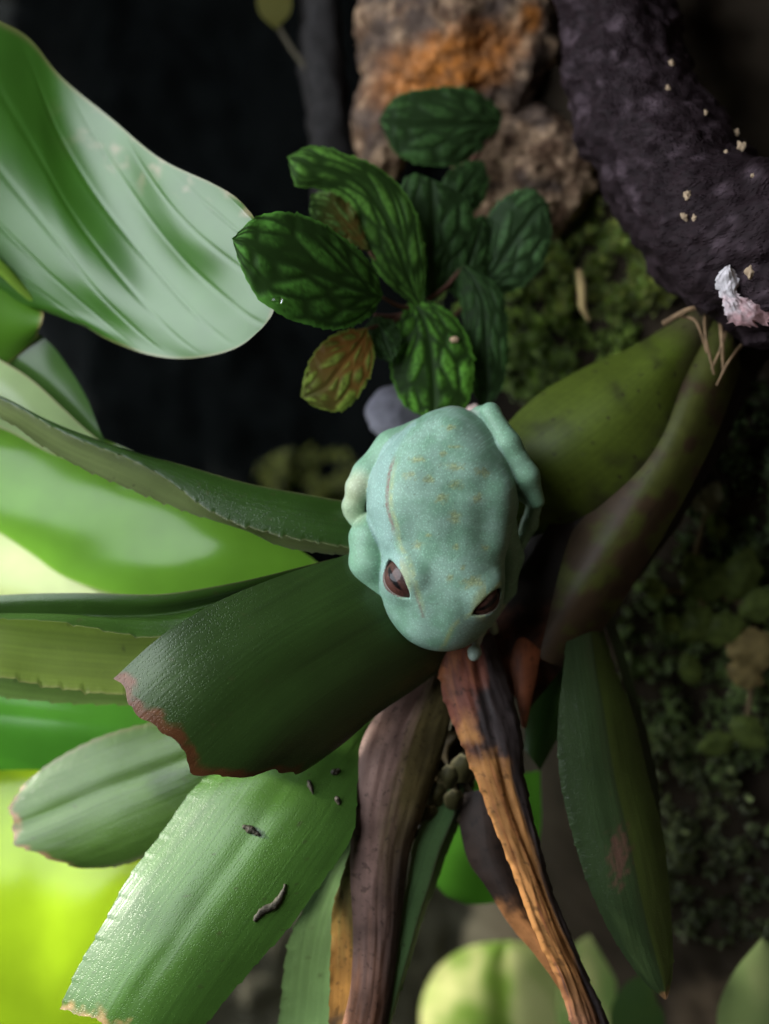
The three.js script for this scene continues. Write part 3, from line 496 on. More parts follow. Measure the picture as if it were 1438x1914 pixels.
// ---------------------------------------------------------------- broad glossy leaves at the left
{
  const o = thing('philodendron', 'broad leaved glossy philodendron glowing in sunlight along the left edge', 'philodendron', c(-420, 700, -330));
  const veins = (s, t, k) => Math.sin(Math.PI * s) * (3 * Math.sin((s * 0.7 + t * 2.1) * k));
  const L = (opt, label, m = M.broad) => part('leaf', clean(blade(opt)), m, o, label);
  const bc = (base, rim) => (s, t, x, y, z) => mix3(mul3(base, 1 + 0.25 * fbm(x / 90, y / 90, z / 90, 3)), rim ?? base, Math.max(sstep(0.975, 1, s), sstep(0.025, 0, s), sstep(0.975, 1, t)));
  const top = mergeGeometries([
    blade({ A: [[-330, -80, -60], [-120, 0, -120], [0, 40, -165], [55, 72, -190], [110, 138, -210], [200, 214, -205], [300, 296, -150], [400, 344, -95], [440, 368, -70], [470, 398, -55]], B: [[75, 577, -250], [150, 606, -235], [230, 645, -200], [320, 670, -150], [400, 664, -105], [452, 645, -75], [490, 614, -55]],
      C: [[-260, 250, -110], [-130, 470, -170], [-30, 545, -220]], D: [[502, 452, -50], [519, 500, -47], [521, 550, -46], [510, 590, -48]], nu: 110, nv: 150, bulge: (s, t, w) => -26 * Math.sin(Math.PI * s) * Math.sin(Math.PI * clamp(t * 1.1)) + Math.sin(Math.PI * s) * sstep(1, 0.7, t) * (14 * Math.sin((t * 1.7 - s * 0.9) * 6.5 + 0.6 * fbm(s * 2, t * 2, 9, 2))) + 16 * fbm(s * 1.8, t * 2.6, 4, 2) - 2.2 * sstep(0, 0.2, s) * sstep(1, 0.8, s) * Math.exp(-((Math.abs((((t * 1.7 - s * 0.9) * 4.2) % 1 + 1) % 1 - 0.5) / 0.05) ** 2)), col: (s, t, x, y, z) => mix3(bc([0.03, 0.1, 0.008], [0.12, 0.13, 0.04])(s, t, x, y, z), [0.26, 0.2, 0.12], 0.7 * sstep(0.05, 0.3, fbm(x / 60, y / 60, 40, 3)) * sstep(0.3, 0.05, s) * sstep(0.4, 0.6, t)) }),
    blade({ A: [[-330, 300, -140], [-120, 455, -170], [0, 512, -210], [75, 577, -250]], B: [[-330, 800, -330], [-120, 745, -300], [0, 690, -280], [72, 628, -252]], D: [[82, 602, -248]], nu: 30, nv: 40, bulge: (s, t) => 20 * Math.sin(Math.PI * s), col: bc([0.06, 0.16, 0.01], [0.25, 0.2, 0.08]) })]);
  const t0 = part('leaf', top, M.waxy, o, 'large pale glossy heart shaped leaf');
  part('midrib', colour(tube([[-330, 250, -120], [-120, 410, -150], [0, 500, -190], [45, 545, -215], [78, 574, -236]], [20, 19, 18, 15, 6], 30, 10), () => [0.25, 0.42, 0.05]), M.broad, t0);
  L({ A: [[-170, 540, -300], [75, 626, -270], [130, 690, -270], [165, 750, -270], [190, 812, -270], [230, 880, -270]], B: [[-170, 640, -310], [0, 700, -300], [60, 745, -295], [120, 790, -290], [170, 830, -285], [230, 880, -270]], nu: 20, nv: 50, bulge: arch(0.1), col: bc([0.05, 0.12, 0.02]) }, 'dark green leaf');
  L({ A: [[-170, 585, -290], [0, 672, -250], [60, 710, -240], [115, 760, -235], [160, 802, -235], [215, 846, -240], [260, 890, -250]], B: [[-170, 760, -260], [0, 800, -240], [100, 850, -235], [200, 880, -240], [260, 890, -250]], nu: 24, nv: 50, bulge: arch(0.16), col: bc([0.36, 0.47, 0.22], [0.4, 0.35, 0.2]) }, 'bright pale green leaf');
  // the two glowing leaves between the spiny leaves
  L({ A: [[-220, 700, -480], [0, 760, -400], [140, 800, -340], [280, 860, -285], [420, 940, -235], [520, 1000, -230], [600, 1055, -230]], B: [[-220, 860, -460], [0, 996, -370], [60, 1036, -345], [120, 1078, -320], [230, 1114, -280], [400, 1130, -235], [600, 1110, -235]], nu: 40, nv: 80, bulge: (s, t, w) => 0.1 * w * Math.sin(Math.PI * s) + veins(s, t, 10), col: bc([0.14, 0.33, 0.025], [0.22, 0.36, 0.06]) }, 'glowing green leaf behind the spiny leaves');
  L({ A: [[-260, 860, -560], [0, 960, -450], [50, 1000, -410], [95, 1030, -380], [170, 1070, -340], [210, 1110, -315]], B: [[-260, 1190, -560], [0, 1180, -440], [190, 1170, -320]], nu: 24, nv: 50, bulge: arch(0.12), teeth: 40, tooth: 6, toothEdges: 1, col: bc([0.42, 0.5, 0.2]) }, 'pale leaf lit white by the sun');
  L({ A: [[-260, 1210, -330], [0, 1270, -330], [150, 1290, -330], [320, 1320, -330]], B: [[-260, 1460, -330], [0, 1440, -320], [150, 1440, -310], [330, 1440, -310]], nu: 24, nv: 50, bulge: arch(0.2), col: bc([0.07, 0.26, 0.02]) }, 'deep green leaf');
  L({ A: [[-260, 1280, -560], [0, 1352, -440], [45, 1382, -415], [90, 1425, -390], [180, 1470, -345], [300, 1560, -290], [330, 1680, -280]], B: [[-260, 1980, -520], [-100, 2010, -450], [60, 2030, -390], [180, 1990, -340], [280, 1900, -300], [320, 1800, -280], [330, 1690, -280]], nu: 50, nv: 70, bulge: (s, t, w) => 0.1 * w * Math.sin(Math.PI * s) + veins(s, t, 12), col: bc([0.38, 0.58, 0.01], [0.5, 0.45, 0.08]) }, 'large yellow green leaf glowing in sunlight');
  L({ A: [[770, 1470, -420], [790, 1600, -400], [830, 1670, -395], [870, 1690, -395]], B: [[1010, 1440, -420], [1010, 1560, -400], [985, 1645, -395], [930, 1686, -395]], nu: 24, nv: 40, bulge: arch(0.12), col: bc([0.08, 0.28, 0.02]) }, 'vivid green leaf behind the brown dead leaves');
  part('stem', colour(tube([[-420, 1500, -620], [-400, 1100, -600], [-380, 700, -520], [-330, 250, -372]], [30, 30, 28, 20], 40, 14), () => [0.08, 0.16, 0.04]), M.broad, o);
  for (const [a, b] of [[[-375, 620, -500], [-170, 590, -305]], [[-383, 760, -530], [-170, 680, -280]], [[-390, 900, -565], [-215, 780, -470]], [[-400, 1100, -600], [-255, 1040, -560]], [[-410, 1330, -612], [-255, 1330, -332]], [[-418, 1480, -620], [-255, 1620, -540]]])
    part('petiole', colour(tube([a, [(a[0] + b[0]) / 2, (a[1] + b[1]) / 2 - 30, (a[2] + b[2]) / 2 + 15], b], [12, 10, 9], 20, 9), () => [0.1, 0.2, 0.04]), M.broad, o);
  part('petiole', colour(tube([[-405, 1250, -606], [100, 1380, -560], [600, 1420, -480], [900, 1465, -422]], [12, 11, 9, 8], 40, 9), () => [0.1, 0.2, 0.04]), M.broad, o);
}
// ---------------------------------------------------------------- small quilted plant above the frog
let pickP1, pickP6;
{
  const o = thing('peperomia', 'small dark plant with quilted serrated leaves above the frog', 'houseplant', c(830, 640, -380));
  // blisters between the net of veins: a cell pattern swept back along the side veins
  const net = (s, t) => { const m = Math.abs(s - 0.5) * 2, [d1, d2, id] = cells(clamp(s, 0.001, 0.999), ((t - 0.22 * m) * 1.15 + 1) % 1, 5, s < 0.5 ? 11 : 23); return [sstep(0.02, 0.55, d2 - d1) * sstep(0.02, 0.16, m), id]; };
  const quiltCol = (dark, pale, warm = 0) => (s, t, x, y, z) => {
    const m = Math.abs(s - 0.5) * 2, [patch, id] = net(s, t, x, y);
    let k = mix3(dark, mul3(pale, 1.5), clamp(patch * (0.45 + 0.75 * id) * (0.75 + 1.5 * fbm(x / 9, y / 9, 7, 4))));
    if (warm) k = mix3(k, [0.22, 0.09, 0.02], warm * (1 - clamp(patch)) * sstep(0.9, 0.2, t));
    return mix3(k, mul3(pale, 1.7), 0.8 * Math.max(sstep(0.955, 1, s), sstep(0.045, 0, s), sstep(0.98, 1, t)));
  };
  const quilt = (s, t, w) => { const m = Math.abs(s - 0.5) * 2; return 0.09 * w * (1 - m * m) + 0.03 * w * net(s, t)[0] * sstep(1, 0.85, m) - 0.03 * w * Math.exp(-((m / 0.09) ** 2)); };
  const oval = (b, tp, w, lean = 0) => {                     // an oval blade from base b to tip tp
    const B = c(...b), T = c(...tp), ax = T.clone().sub(B), side = new THREE.Vector3(-ax.y, ax.x, 0).normalize(), A1 = [], B1 = [];
    side.z = lean; side.normalize();
    for (let i = 0; i <= 8; i++) { const t = i / 8, h = w / 2 * Math.sin(Math.PI * t ** 0.85) ** 0.72, p = B.clone().addScaledVector(ax, t); A1.push(p.clone().addScaledVector(side, h)); B1.push(p.clone().addScaledVector(side, -h)); }
    return { A: A1, B: B1 };
  };
  const L = (ed, col, sd, label) => { const g = blade({ ...ed, nu: 48, nv: 80, bulge: quilt, wave: 9, waveF: 4, teeth: 22, tooth: 8, col, seedN: sd }), pk = g.userData.pick; part('leaf', clean(g), M.quilt, o, label); return pk; };
  const dk = [0.015, 0.038, 0.006], pl = [0.05, 0.145, 0.02], dk2 = [0.015, 0.034, 0.009];
  pickP1 = L({ A: [[716, 556, -170], [690, 492, -140], [640, 442, -100], [560, 400, -50], [485, 402, -15], [434, 446, 0]], B: [[716, 556, -170], [690, 592, -140], [640, 615, -100], [560, 603, -45], [490, 568, -10], [455, 510, 0], [434, 446, 0]] }, quiltCol(dk, pl), 1, 'large serrated leaf nearest the pale leaf');
  L({ A: [[790, 575, -260], [795, 480, -250], [772, 385, -235], [722, 322, -220], [650, 288, -205], [585, 272, -200], [537, 292, -200]], B: [[780, 575, -260], [715, 520, -245], [672, 440, -235], [640, 378, -220], [595, 352, -208], [555, 348, -202], [537, 292, -200]] }, quiltCol(dk, [0.07, 0.17, 0.025]), 2);
  L({ A: [[690, 470, -230], [668, 400, -215], [625, 362, -205], [585, 362, -200], [578, 390, -200]], B: [[690, 470, -230], [640, 450, -220], [600, 425, -208], [580, 408, -202], [578, 390, -200]] }, quiltCol(dk, [0.07, 0.13, 0.03], 0.4), 3);
  L({ A: [[688, 614, -190], [640, 618, -175], [598, 645, -165], [572, 690, -160], [562, 742, -160]], B: [[688, 614, -190], [700, 670, -180], [680, 725, -170], [640, 768, -165], [592, 762, -162], [562, 742, -160]] }, quiltCol([0.06, 0.06, 0.012], [0.14, 0.2, 0.03], 0.85), 4, 'small orange brown young leaf');
  L(oval([700, 590, -215], [735, 678, -200], 70), quiltCol(dk2, [0.032, 0.075, 0.02]), 5);
  pickP6 = L({ A: [[762, 565, -270], [738, 620, -250], [730, 690, -235], [750, 750, -228], [800, 786, -225]], B: [[775, 560, -270], [838, 580, -250], [875, 630, -240], [886, 700, -232], [865, 768, -228], [800, 786, -225]] }, quiltCol(dk, [0.08, 0.22, 0.025]), 6);
  L({ A: [[850, 500, -320], [865, 600, -300], [870, 690, -290], [905, 775, -285]], B: [[880, 495, -320], [935, 540, -305], [950, 640, -295], [940, 720, -288], [905, 775, -285]] }, quiltCol(dk2, [0.032, 0.075, 0.02]), 7);
  L({ A: [[940, 210, -420], [880, 168, -400], [800, 165, -390], [735, 185, -390], [708, 225, -390]], B: [[930, 250, -420], [880, 300, -405], [820, 312, -395], [745, 290, -390], [708, 225, -390]] }, quiltCol(dk2, [0.032, 0.075, 0.02]), 8, 'dark shaded leaf against the orange patch');
  L({ A: [[890, 540, -360], [900, 430, -345], [935, 375, -335], [990, 352, -330], [1026, 380, -330]], B: [[890, 540, -360], [955, 546, -350], [1005, 510, -340], [1030, 450, -332], [1026, 380, -330]] }, quiltCol([0.02, 0.042, 0.014], [0.045, 0.095, 0.032]), 9);
  L({ A: [[800, 560, -330], [740, 470, -320], [735, 380, -310], [770, 325, -305], [810, 335, -305]], B: [[815, 560, -330], [865, 500, -325], [890, 430, -315], [870, 370, -308], [810, 335, -305]] }, quiltCol(dk2, [0.032, 0.075, 0.02]), 10);
  L(oval([855, 560, -335], [905, 400, -325], 110, 0.3), quiltCol(dk2, [0.032, 0.075, 0.02]), 11);
  L(oval([835, 400, -380], [905, 300, -395], 100, 0.2), quiltCol(dk2, [0.032, 0.075, 0.02]), 12);
  const stemC = (x, y) => mul3([0.12, 0.06, 0.045], 1 + 0.4 * fbm(x / 20, y / 20));
  part('stem', colour(tube([[850, 800, -400], [820, 640, -340], [780, 560, -300], [790, 460, -340], [840, 330, -390]], [8, 9, 9, 8, 7], 50, 10), stemC), M.soil, o);
  for (const [a, b] of [[[716, 556, -180], [785, 575, -300]], [[690, 470, -230], [782, 560, -300]], [[688, 614, -190], [785, 570, -300]], [[700, 590, -215], [785, 575, -300]], [[770, 562, -270], [785, 560, -300]], [[865, 498, -320], [800, 560, -310]], [[935, 230, -420], [840, 340, -390]], [[890, 540, -360], [815, 620, -335]]])
    part('petiole', colour(tube([a, [(a[0] + b[0]) / 2, (a[1] + b[1]) / 2 + 8, (a[2] + b[2]) / 2], b], [3.5, 4.5, 5], 14, 8), stemC), M.soil, o);
}
{
  const h = pickP1(517, 561), p = h.p.addScaledVector(h.n, 4);
  single('water_droplet', stone(p, [11, 8, 7], 6), M.water, p, 'clear water droplet on the large serrated leaf', 'water droplet');
  const h6 = pickP6(848, 634), p6 = h6.p.addScaledVector(h6.n, 4);
  single('seed', colour(stone(p6, [9, 7, 6], 5, (v) => 1 + 0.2 * noise(v.x * 2, v.y * 2, v.z * 2)), () => [0.4, 0.28, 0.18]), M.soil, p6, 'tan seed lying on the serrated leaf just above the frog', 'seed');
}
// ---------------------------------------------------------------- variegated plant low in the background, creeping plant at the right
{
  const o = thing('pothos', 'cream and green variegated pothos low behind the hanging dead leaves', 'pothos', c(1000, 2150, -700));
  const vc = (a, b, f = 1) => (s, t, x, y) => mix3(a, b, sstep(-0.15, 0.2, fbm(x / 130 * f, y / 190 * f, 5, 3)));
  const L = (opt) => part('leaf', clean(blade({ nu: 26, nv: 36, ...opt })), M.quilt, o);
  const cr = [0.6, 0.62, 0.26], gr = [0.2, 0.34, 0.05];
  L({ A: [[1000, 2060, -980], [830, 2010, -1060], [785, 1900, -1080], [810, 1820, -1070], [870, 1772, -1040], [950, 1758, -1000]], B: [[1010, 2060, -980], [1100, 2000, -900], [1130, 1920, -870], [1100, 1830, -900], [1030, 1775, -950], [950, 1758, -1000]], bulge: (s, t, w) => 0.05 * w * Math.sin(Math.PI * s) - 0.04 * w * Math.exp(-(((s - 0.5) / 0.06) ** 2)), wave: 14, col: vc(cr, gr) });
  L({ A: [[1180, 2050, -800], [1060, 1960, -870], [1040, 1850, -880], [1070, 1770, -850], [1110, 1742, -820]], B: [[1190, 2050, -800], [1230, 1960, -760], [1210, 1850, -760], [1170, 1780, -790], [1110, 1742, -820]], bulge: arch(0.1), col: vc([0.24, 0.36, 0.1], [0.5, 0.52, 0.2]) });
  L({ A: [[1320, 2050, -660], [1180, 1990, -660], [1140, 1900, -660], [1180, 1830, -665], [1260, 1825, -670]], B: [[1320, 2050, -660], [1380, 1960, -660], [1370, 1880, -665], [1330, 1840, -668], [1260, 1825, -670]], bulge: arch(0.1), col: vc([0.05, 0.1, 0.025], [0.08, 0.13, 0.03]) });
  L({ A: [[1470, 2050, -370], [1370, 1990, -370], [1340, 1900, -370], [1370, 1820, -375], [1425, 1752, -380]], B: [[1500, 2050, -370], [1540, 1940, -370], [1520, 1840, -375], [1480, 1790, -378], [1425, 1752, -380]], bulge: arch(0.1), col: vc([0.12, 0.17, 0.06], [0.16, 0.2, 0.08]) });
  for (const [a, b] of [[[1005, 2060, -980], [1010, 2200, -690]], [[1185, 2050, -800], [1080, 2200, -690]], [[1320, 2050, -660], [1150, 2200, -690]], [[1485, 2050, -370], [1200, 2210, -680]]])
    part('petiole', colour(tube([a, [(a[0] + b[0]) / 2, (a[1] + b[1]) / 2 + 20, (a[2] + b[2]) / 2], b], [9, 10, 12], 16, 8), () => [0.12, 0.2, 0.05]), M.quilt, o);
  part('stem', colour(tube([[960, 2210, -690], [1080, 2200, -695], [1220, 2215, -690]], [16, 18, 16], 20, 10), () => [0.1, 0.14, 0.05]), M.quilt, o);
}
{
  const o = thing('creeping_plant', 'creeping plant with small blurred yellow green leaves on the bank at right', 'creeper', c(1400, 1300, -430));
  const spots = [[1330, 1085, 60, 0.3, 0], [1385, 1075, 58, 1.2, 0], [1300, 1060, 34, 2.2, 0], [1300, 1165, 44, 0.9, 0], [1255, 1165, 26, 2.6, 0], [1350, 1175, 50, 0.2, 0], [1225, 1100, 26, 2.3, 0], [1410, 1215, 60, -0.3, 1], [1395, 1262, 40, -0.5, 1], [1330, 930, 34, 1.2, 2], [1305, 940, 24, 2.8, 2], [1400, 1370, 44, -0.8, 0], [1340, 1390, 36, 0.3, 0], [1420, 1130, 46, 0.5, 0], [1340, 985, 30, -1.2, 0], [1290, 1250, 34, 2, 0]];
  const cols = [[0.11, 0.15, 0.035], [0.26, 0.2, 0.08], [0.26, 0.27, 0.16]];
  for (const [px, py, r, a, k] of spots) {
    const dx = Math.cos(a), dy = -Math.sin(a), q = (u, v, z) => [px + dx * u * r - dy * v * r, py + dy * u * r + dx * v * r, z];
    part('leaf', clean(blade({ A: [q(-1, 0, -440), q(-0.5, -0.55, -425), q(0.3, -0.6, -420), q(1, 0, -425)], B: [q(-1, 0, -440), q(-0.5, 0.55, -430), q(0.3, 0.6, -425), q(1, 0, -425)], nu: 18, nv: 24, bulge: arch(0.15), teeth: r * 0.7, tooth: r * 0.3, curl: r * 0.25, seedN: px, col: (s, t, x, y) => mul3(cols[k], 0.8 + 0.8 * fbm(x / 22, y / 22, 3)) })), M.quilt, o);
  }
  part('stem', colour(tube([[1330, 930, -445], [1300, 1060, -450], [1330, 1165, -450], [1400, 1250, -450], [1390, 1390, -450]], [6, 6, 7, 7, 6], 50, 8), () => [0.12, 0.09, 0.05]), M.soil, o);
  part('stem', colour(tube([[1420, 1140, -445], [1330, 1110, -448], [1225, 1105, -450]], [6, 6, 5], 24, 8), () => [0.12, 0.09, 0.05]), M.soil, o);
}
// pale dry curl of a leaf on the moss
single('dry_curl', colour(tube([[1082, 505, -420], [1088, 540, -410], [1090, 575, -412], [1102, 600, -425]], [7, 11, 9, 4], 30, 10, (q) => 3 * fbm(q.x / 10, q.y / 10)), () => [0.4, 0.3, 0.14]), M.soil, c(1090, 600, -420), 'pale tan dry curl lying on the green moss', 'dry leaf');

// ---------------------------------------------------------------- the frog
{
  const frog = thing('frog', 'pale green tree frog crouching head down in the heart of the bromeliad', 'frog', c(830, 1000, -150));
  const smin = (a, b, k) => { const h = Math.max(k - Math.abs(a - b), 0) / k; return Math.min(a, b) - h * h * k * 0.25; };
  const smax = (a, b, k) => -smin(-a, -b, k);
  // tapered capsule, optionally flattened front to back
  const bone = (a, b, ra, rb, fz = 1) => {
    const A = c(...a), B = c(...b), bx = B.x - A.x, by = B.y - A.y, bz = (B.z - A.z) / fz, l2 = bx * bx + by * by + bz * bz;
    return (x, y, z) => { const px = x - A.x, py = y - A.y, pz = (z - A.z) / fz, h = clamp((px * bx + py * by + pz * bz) / l2), dx = px - bx * h, dy = py - by * h, dz = pz - bz * h; return (Math.sqrt(dx * dx + dy * dy + dz * dz) - ra - (rb - ra) * h) * Math.min(1, fz); };
  };
  const ball = (a, r) => { const A = c(...a); return (x, y, z) => Math.hypot(x - A.x, y - A.y, z - A.z) - r; };
  const chain = (pts, fz) => pts.slice(1).map((p, i) => bone(pts[i].slice(0, 3), p.slice(0, 3), pts[i][3], p[3], fz));
  const torso = chain([[849, 800, -92, 38], [841, 852, -62, 92], [829, 918, -42, 131], [827, 952, -38, 134], [829, 1020, -32, 108], [826, 1060, -28, 104]], 0.72);
  { const H = c(828, 1099, -30), R = [116, 120, 84]; torso.push((x, y, z) => { const a = (x - H.x) / R[0], b = (y - H.y) / R[1], e = (z - H.z) / R[2], k0 = Math.hypot(a, b, e), k1 = Math.hypot(a / R[0], b / R[1], e / R[2]); return k1 > 0 ? k0 * (k0 - 1) / k1 : -80; }); }
  const limbs = [
    // left hind leg: thigh, knee, shank, tarsus
    ...chain([[812, 806, -100, 36], [740, 846, -85, 44], [690, 888, -78, 33]]), ...chain([[690, 886, -74, 28], [672, 910, -66, 25]]), ...chain([[672, 912, -66, 24], [660, 946, -80, 19], [668, 985, -92, 22]]),
    // left arm
    ...chain([[716, 975, -70, 34], [690, 1006, -48, 36], [690, 1050, -44, 36], [712, 1106, -64, 27], [728, 1148, -94, 15]]),
    // right hind leg
    ...chain([[872, 806, -105, 30], [900, 782, -92, 22], [917, 772, -60, 18]]), ...chain([[917, 773, -52, 19], [949, 830, -30, 24], [984, 890, -34, 24], [1003, 936, -52, 16]]), ...chain([[1000, 934, -86, 15], [980, 915, -100, 22], [940, 860, -118, 26]]), ...chain([[1000, 940, -100, 15], [990, 980, -130, 15], [970, 1020, -150, 13]]),
    // right arm
    ...chain([[930, 985, -100, 40], [952, 1040, -104, 27], [946, 1100, -120, 19], [912, 1160, -140, 13]]),
  ];
  const digits = [];
  const digit = (a, b, e, r, pad) => { digits.push(...chain([[...a, r * 1.1], [...b, r], [...e, r * 0.9]]), bone(e, [e[0] + (e[0] - b[0]) * 0.16, e[1] + (e[1] - b[1]) * 0.16, e[2]], pad, pad * 0.85)); };
  digit([730, 1148, -100], [725, 1158, -94], [722, 1167, -88], 9, 15); digit([738, 1152, -108], [748, 1178, -112], [756, 1200, -112], 7, 11); digit([738, 1150, -110], [768, 1176, -126], [790, 1192, -130], 7, 11); digit([734, 1146, -108], [720, 1140, -112], [708, 1138, -112], 6, 9);
  digit([912, 1160, -140], [892, 1196, -100], [887, 1220, -76], 8, 14); digit([912, 1160, -140], [872, 1182, -142], [852, 1196, -140], 7, 11); digit([912, 1160, -140], [900, 1186, -150], [896, 1200, -152], 6, 9); digit([914, 1156, -142], [922, 1168, -158], [924, 1178, -166], 6, 8);
  digit([668, 985, -94], [700, 1010, -120], [720, 1030, -130], 8, 12); digit([970, 1020, -150], [960, 1050, -160], [950, 1070, -165], 7, 11);
  const eyes = [{ o: c(758, 1082, 12), n: new THREE.Vector3(-0.62, 0.04, 0.78), e: new THREE.Vector3(0.52, -0.82, 0.3), r: 38 }, { o: c(896, 1117, 8), n: new THREE.Vector3(0.56, -0.26, 0.79), e: new THREE.Vector3(0.72, 0.6, -0.3), r: 34 }];
  for (const q of eyes) { q.n.normalize(); q.e.addScaledVector(q.n, -q.e.dot(q.n)).normalize(); q.w = q.n.clone().cross(q.e); }
  const lids = eyes.map((q) => (x, y, z) => Math.hypot(x - q.o.x, y - q.o.y, z - q.o.z) - q.r - 4);
  const slits = eyes.map((q, i) => { const C = q.o.clone().addScaledVector(q.n, q.r + 1), R = i ? [36, 16] : [41, 18]; return (x, y, z) => {
    const dx = x - C.x, dy = y - C.y, dz = z - C.z, a = dx * q.e.x + dy * q.e.y + dz * q.e.z, b = dx * q.w.x + dy * q.w.y + dz * q.w.z, d = dx * q.n.x + dy * q.n.y + dz * q.n.z; return Math.max((Math.abs(b) - R[1] * Math.max(0, 1 - (a / R[0]) ** 2) ** 0.7 + Math.max(0, Math.abs(a) - R[0])) * 0.75, Math.abs(d) - 26); }; });
  const ridges = [bone([786, 1118, 22], [820, 1176, -22], 12, 9), bone([880, 1142, 12], [846, 1182, -20], 12, 9), bone([756, 1034, 24], [778, 1080, 42], 9, 9), bone([922, 1086, 12], [888, 1114, 34], 9, 9), bone([838, 815, -62], [846, 795, -78], 20, 14)];
  const shoulder = [bone([748, 1000, 10], [760, 900, 30], 16, 20), bone([920, 1010, -4], [930, 920, 14], 16, 20)];
  const relief = [[812, 1060, 32, 48, 5], [902, 985, 34, 46, 6], [846, 985, 22, 60, 3], [770, 1004, 32, 32, 3], [812, 1160, 26, 36, 4], [758, 1152, 28, 32, 5], [888, 1172, 30, 26, 6], [785, 1080, 22, 40, -4], [880, 1105, 24, 22, -4], [844, 800, 30, 22, -7], [780, 900, 26, 50, -5], [880, 860, 30, 50, -4], [852, 920, 40, 16, 3]].map(([a, b, ...r]) => [c(a, b, 0), ...r]);
  const sdf = (x, y, z) => {
    let d = 1e9; for (const f of torso) d = smin(d, f(x, y, z), 22);
    if (d < 60 && z > -70) for (const [C, rx, ry, h] of relief) { const q = ((x - C.x) / rx) ** 2 + ((y - C.y) / ry) ** 2; if (q < 6) d += h * Math.exp(-q) * sstep(-70, -10, z); }
    for (const f of shoulder) d = smin(d, f(x, y, z), 34);
    for (const f of ridges) d = smin(d, f(x, y, z), 26);
    for (const f of lids) d = smin(d, f(x, y, z), 20);
    let l = 1e9; for (const f of limbs) l = smin(l, f(x, y, z), 12);
    for (const f of digits) l = smin(l, f(x, y, z), 7);
    d = smin(d, l, 5);
    for (const f of slits) d = smax(d, -f(x, y, z), 7);
    return d;
  };
  // surface nets on blocks near the skin
  const lo = [-110, -310, -240], hi = [320, 215, 110], cell = 2.6, N = lo.map((a, i) => Math.ceil((hi[i] - a) / cell)), [nx, ny, nz] = N;
  const F = new Float32Array((nx + 1) * (ny + 1) * (nz + 1)).fill(50), id = (i, j, k) => (k * (ny + 1) + j) * (nx + 1) + i, BS = 8;
  for (let k = 0; k <= nz; k += BS) for (let j = 0; j <= ny; j += BS) for (let i = 0; i <= nx; i += BS) {
    const m = sdf(lo[0] + (i + BS / 2) * cell, lo[1] + (j + BS / 2) * cell, lo[2] + (k + BS / 2) * cell);
    if (Math.abs(m) > BS * cell * 1.5) { if (m < 0) for (let z = k; z < Math.min(k + BS, nz + 1); z++) for (let y = j; y < Math.min(j + BS, ny + 1); y++) for (let x = i; x < Math.min(i + BS, nx + 1); x++) F[id(x, y, z)] = -50; continue; }
    for (let z = k; z < Math.min(k + BS, nz + 1); z++) for (let y = j; y < Math.min(j + BS, ny + 1); y++) for (let x = i; x < Math.min(i + BS, nx + 1); x++) F[id(x, y, z)] = sdf(lo[0] + x * cell, lo[1] + y * cell, lo[2] + z * cell);
  }
  const vert = new Int32Array(F.length).fill(-1), P = [], idx = [], ed = [[0, 1], [2, 3], [4, 5], [6, 7], [0, 2], [1, 3], [4, 6], [5, 7], [0, 4], [1, 5], [2, 6], [3, 7]];
  for (let k = 0; k < nz; k++) for (let j = 0; j < ny; j++) for (let i = 0; i < nx; i++) {
    const v = []; let inside = 0; for (let q = 0; q < 8; q++) { const f = F[id(i + (q & 1), j + ((q >> 1) & 1), k + (q >> 2))]; v.push(f); if (f < 0) inside++; }
    if (!inside || inside === 8) continue;
    let sx = 0, sy = 0, sz = 0, n = 0;
    for (const [a, b] of ed) if ((v[a] < 0) !== (v[b] < 0)) { const t = v[a] / (v[a] - v[b]); sx += lerp(a & 1, b & 1, t); sy += lerp((a >> 1) & 1, (b >> 1) & 1, t); sz += lerp(a >> 2, b >> 2, t); n++; }
    vert[id(i, j, k)] = P.length / 3; P.push(lo[0] + (i + sx / n) * cell, lo[1] + (j + sy / n) * cell, lo[2] + (k + sz / n) * cell);
  }
  for (let k = 1; k < nz; k++) for (let j = 1; j < ny; j++) for (let i = 1; i < nx; i++) {
    const f0 = F[id(i, j, k)] < 0;
    const quad = (a, b, e, d, flip) => { if (a < 0 || b < 0 || e < 0 || d < 0) return; flip ? idx.push(a, e, b, a, d, e) : idx.push(a, b, e, a, e, d); };
    if (f0 !== F[id(i + 1, j, k)] < 0) quad(vert[id(i, j - 1, k - 1)], vert[id(i, j, k - 1)], vert[id(i, j, k)], vert[id(i, j - 1, k)], !f0);
    if (f0 !== F[id(i, j + 1, k)] < 0) quad(vert[id(i - 1, j, k - 1)], vert[id(i - 1, j, k)], vert[id(i, j, k)], vert[id(i, j, k - 1)], !f0);
    if (f0 !== F[id(i, j, k + 1)] < 0) quad(vert[id(i - 1, j - 1, k)], vert[id(i, j - 1, k)], vert[id(i, j, k)], vert[id(i - 1, j, k)], !f0);
  }
  const nrm = new Float32Array(P.length), pos = new Float32Array(P), col = new Float32Array(P.length), uv = new Float32Array(P.length / 3 * 2);
  const spots = [[845, 872, 22, 10], [898, 884, 16, 11], [802, 898, 13, 9], [850, 907, 14, 10], [824, 932, 14, 12], [890, 932, 14, 10], [848, 966, 15, 17], [850, 1020, 9, 8], [842, 800, 14, 7], [850, 838, 12, 5], [828, 850, 10, 6], [780, 860, 16, 9], [765, 890, 14, 9], [780, 1018, 12, 9], [840, 1078, 8, 8], [880, 1085, 24, 16], [905, 1022, 8, 8], [800, 1000, 8, 5], [862, 1060, 7, 6]];
  const dorsal = curve([[775, 800, 0], [748, 840, 0], [735, 868, 0], [727, 910, 0], [727, 950, 0], [737, 985, 0], [744, 1022, 0], [760, 1048, 0], [778, 1112, 0], [790, 1150, 0]]).getPoints(120);
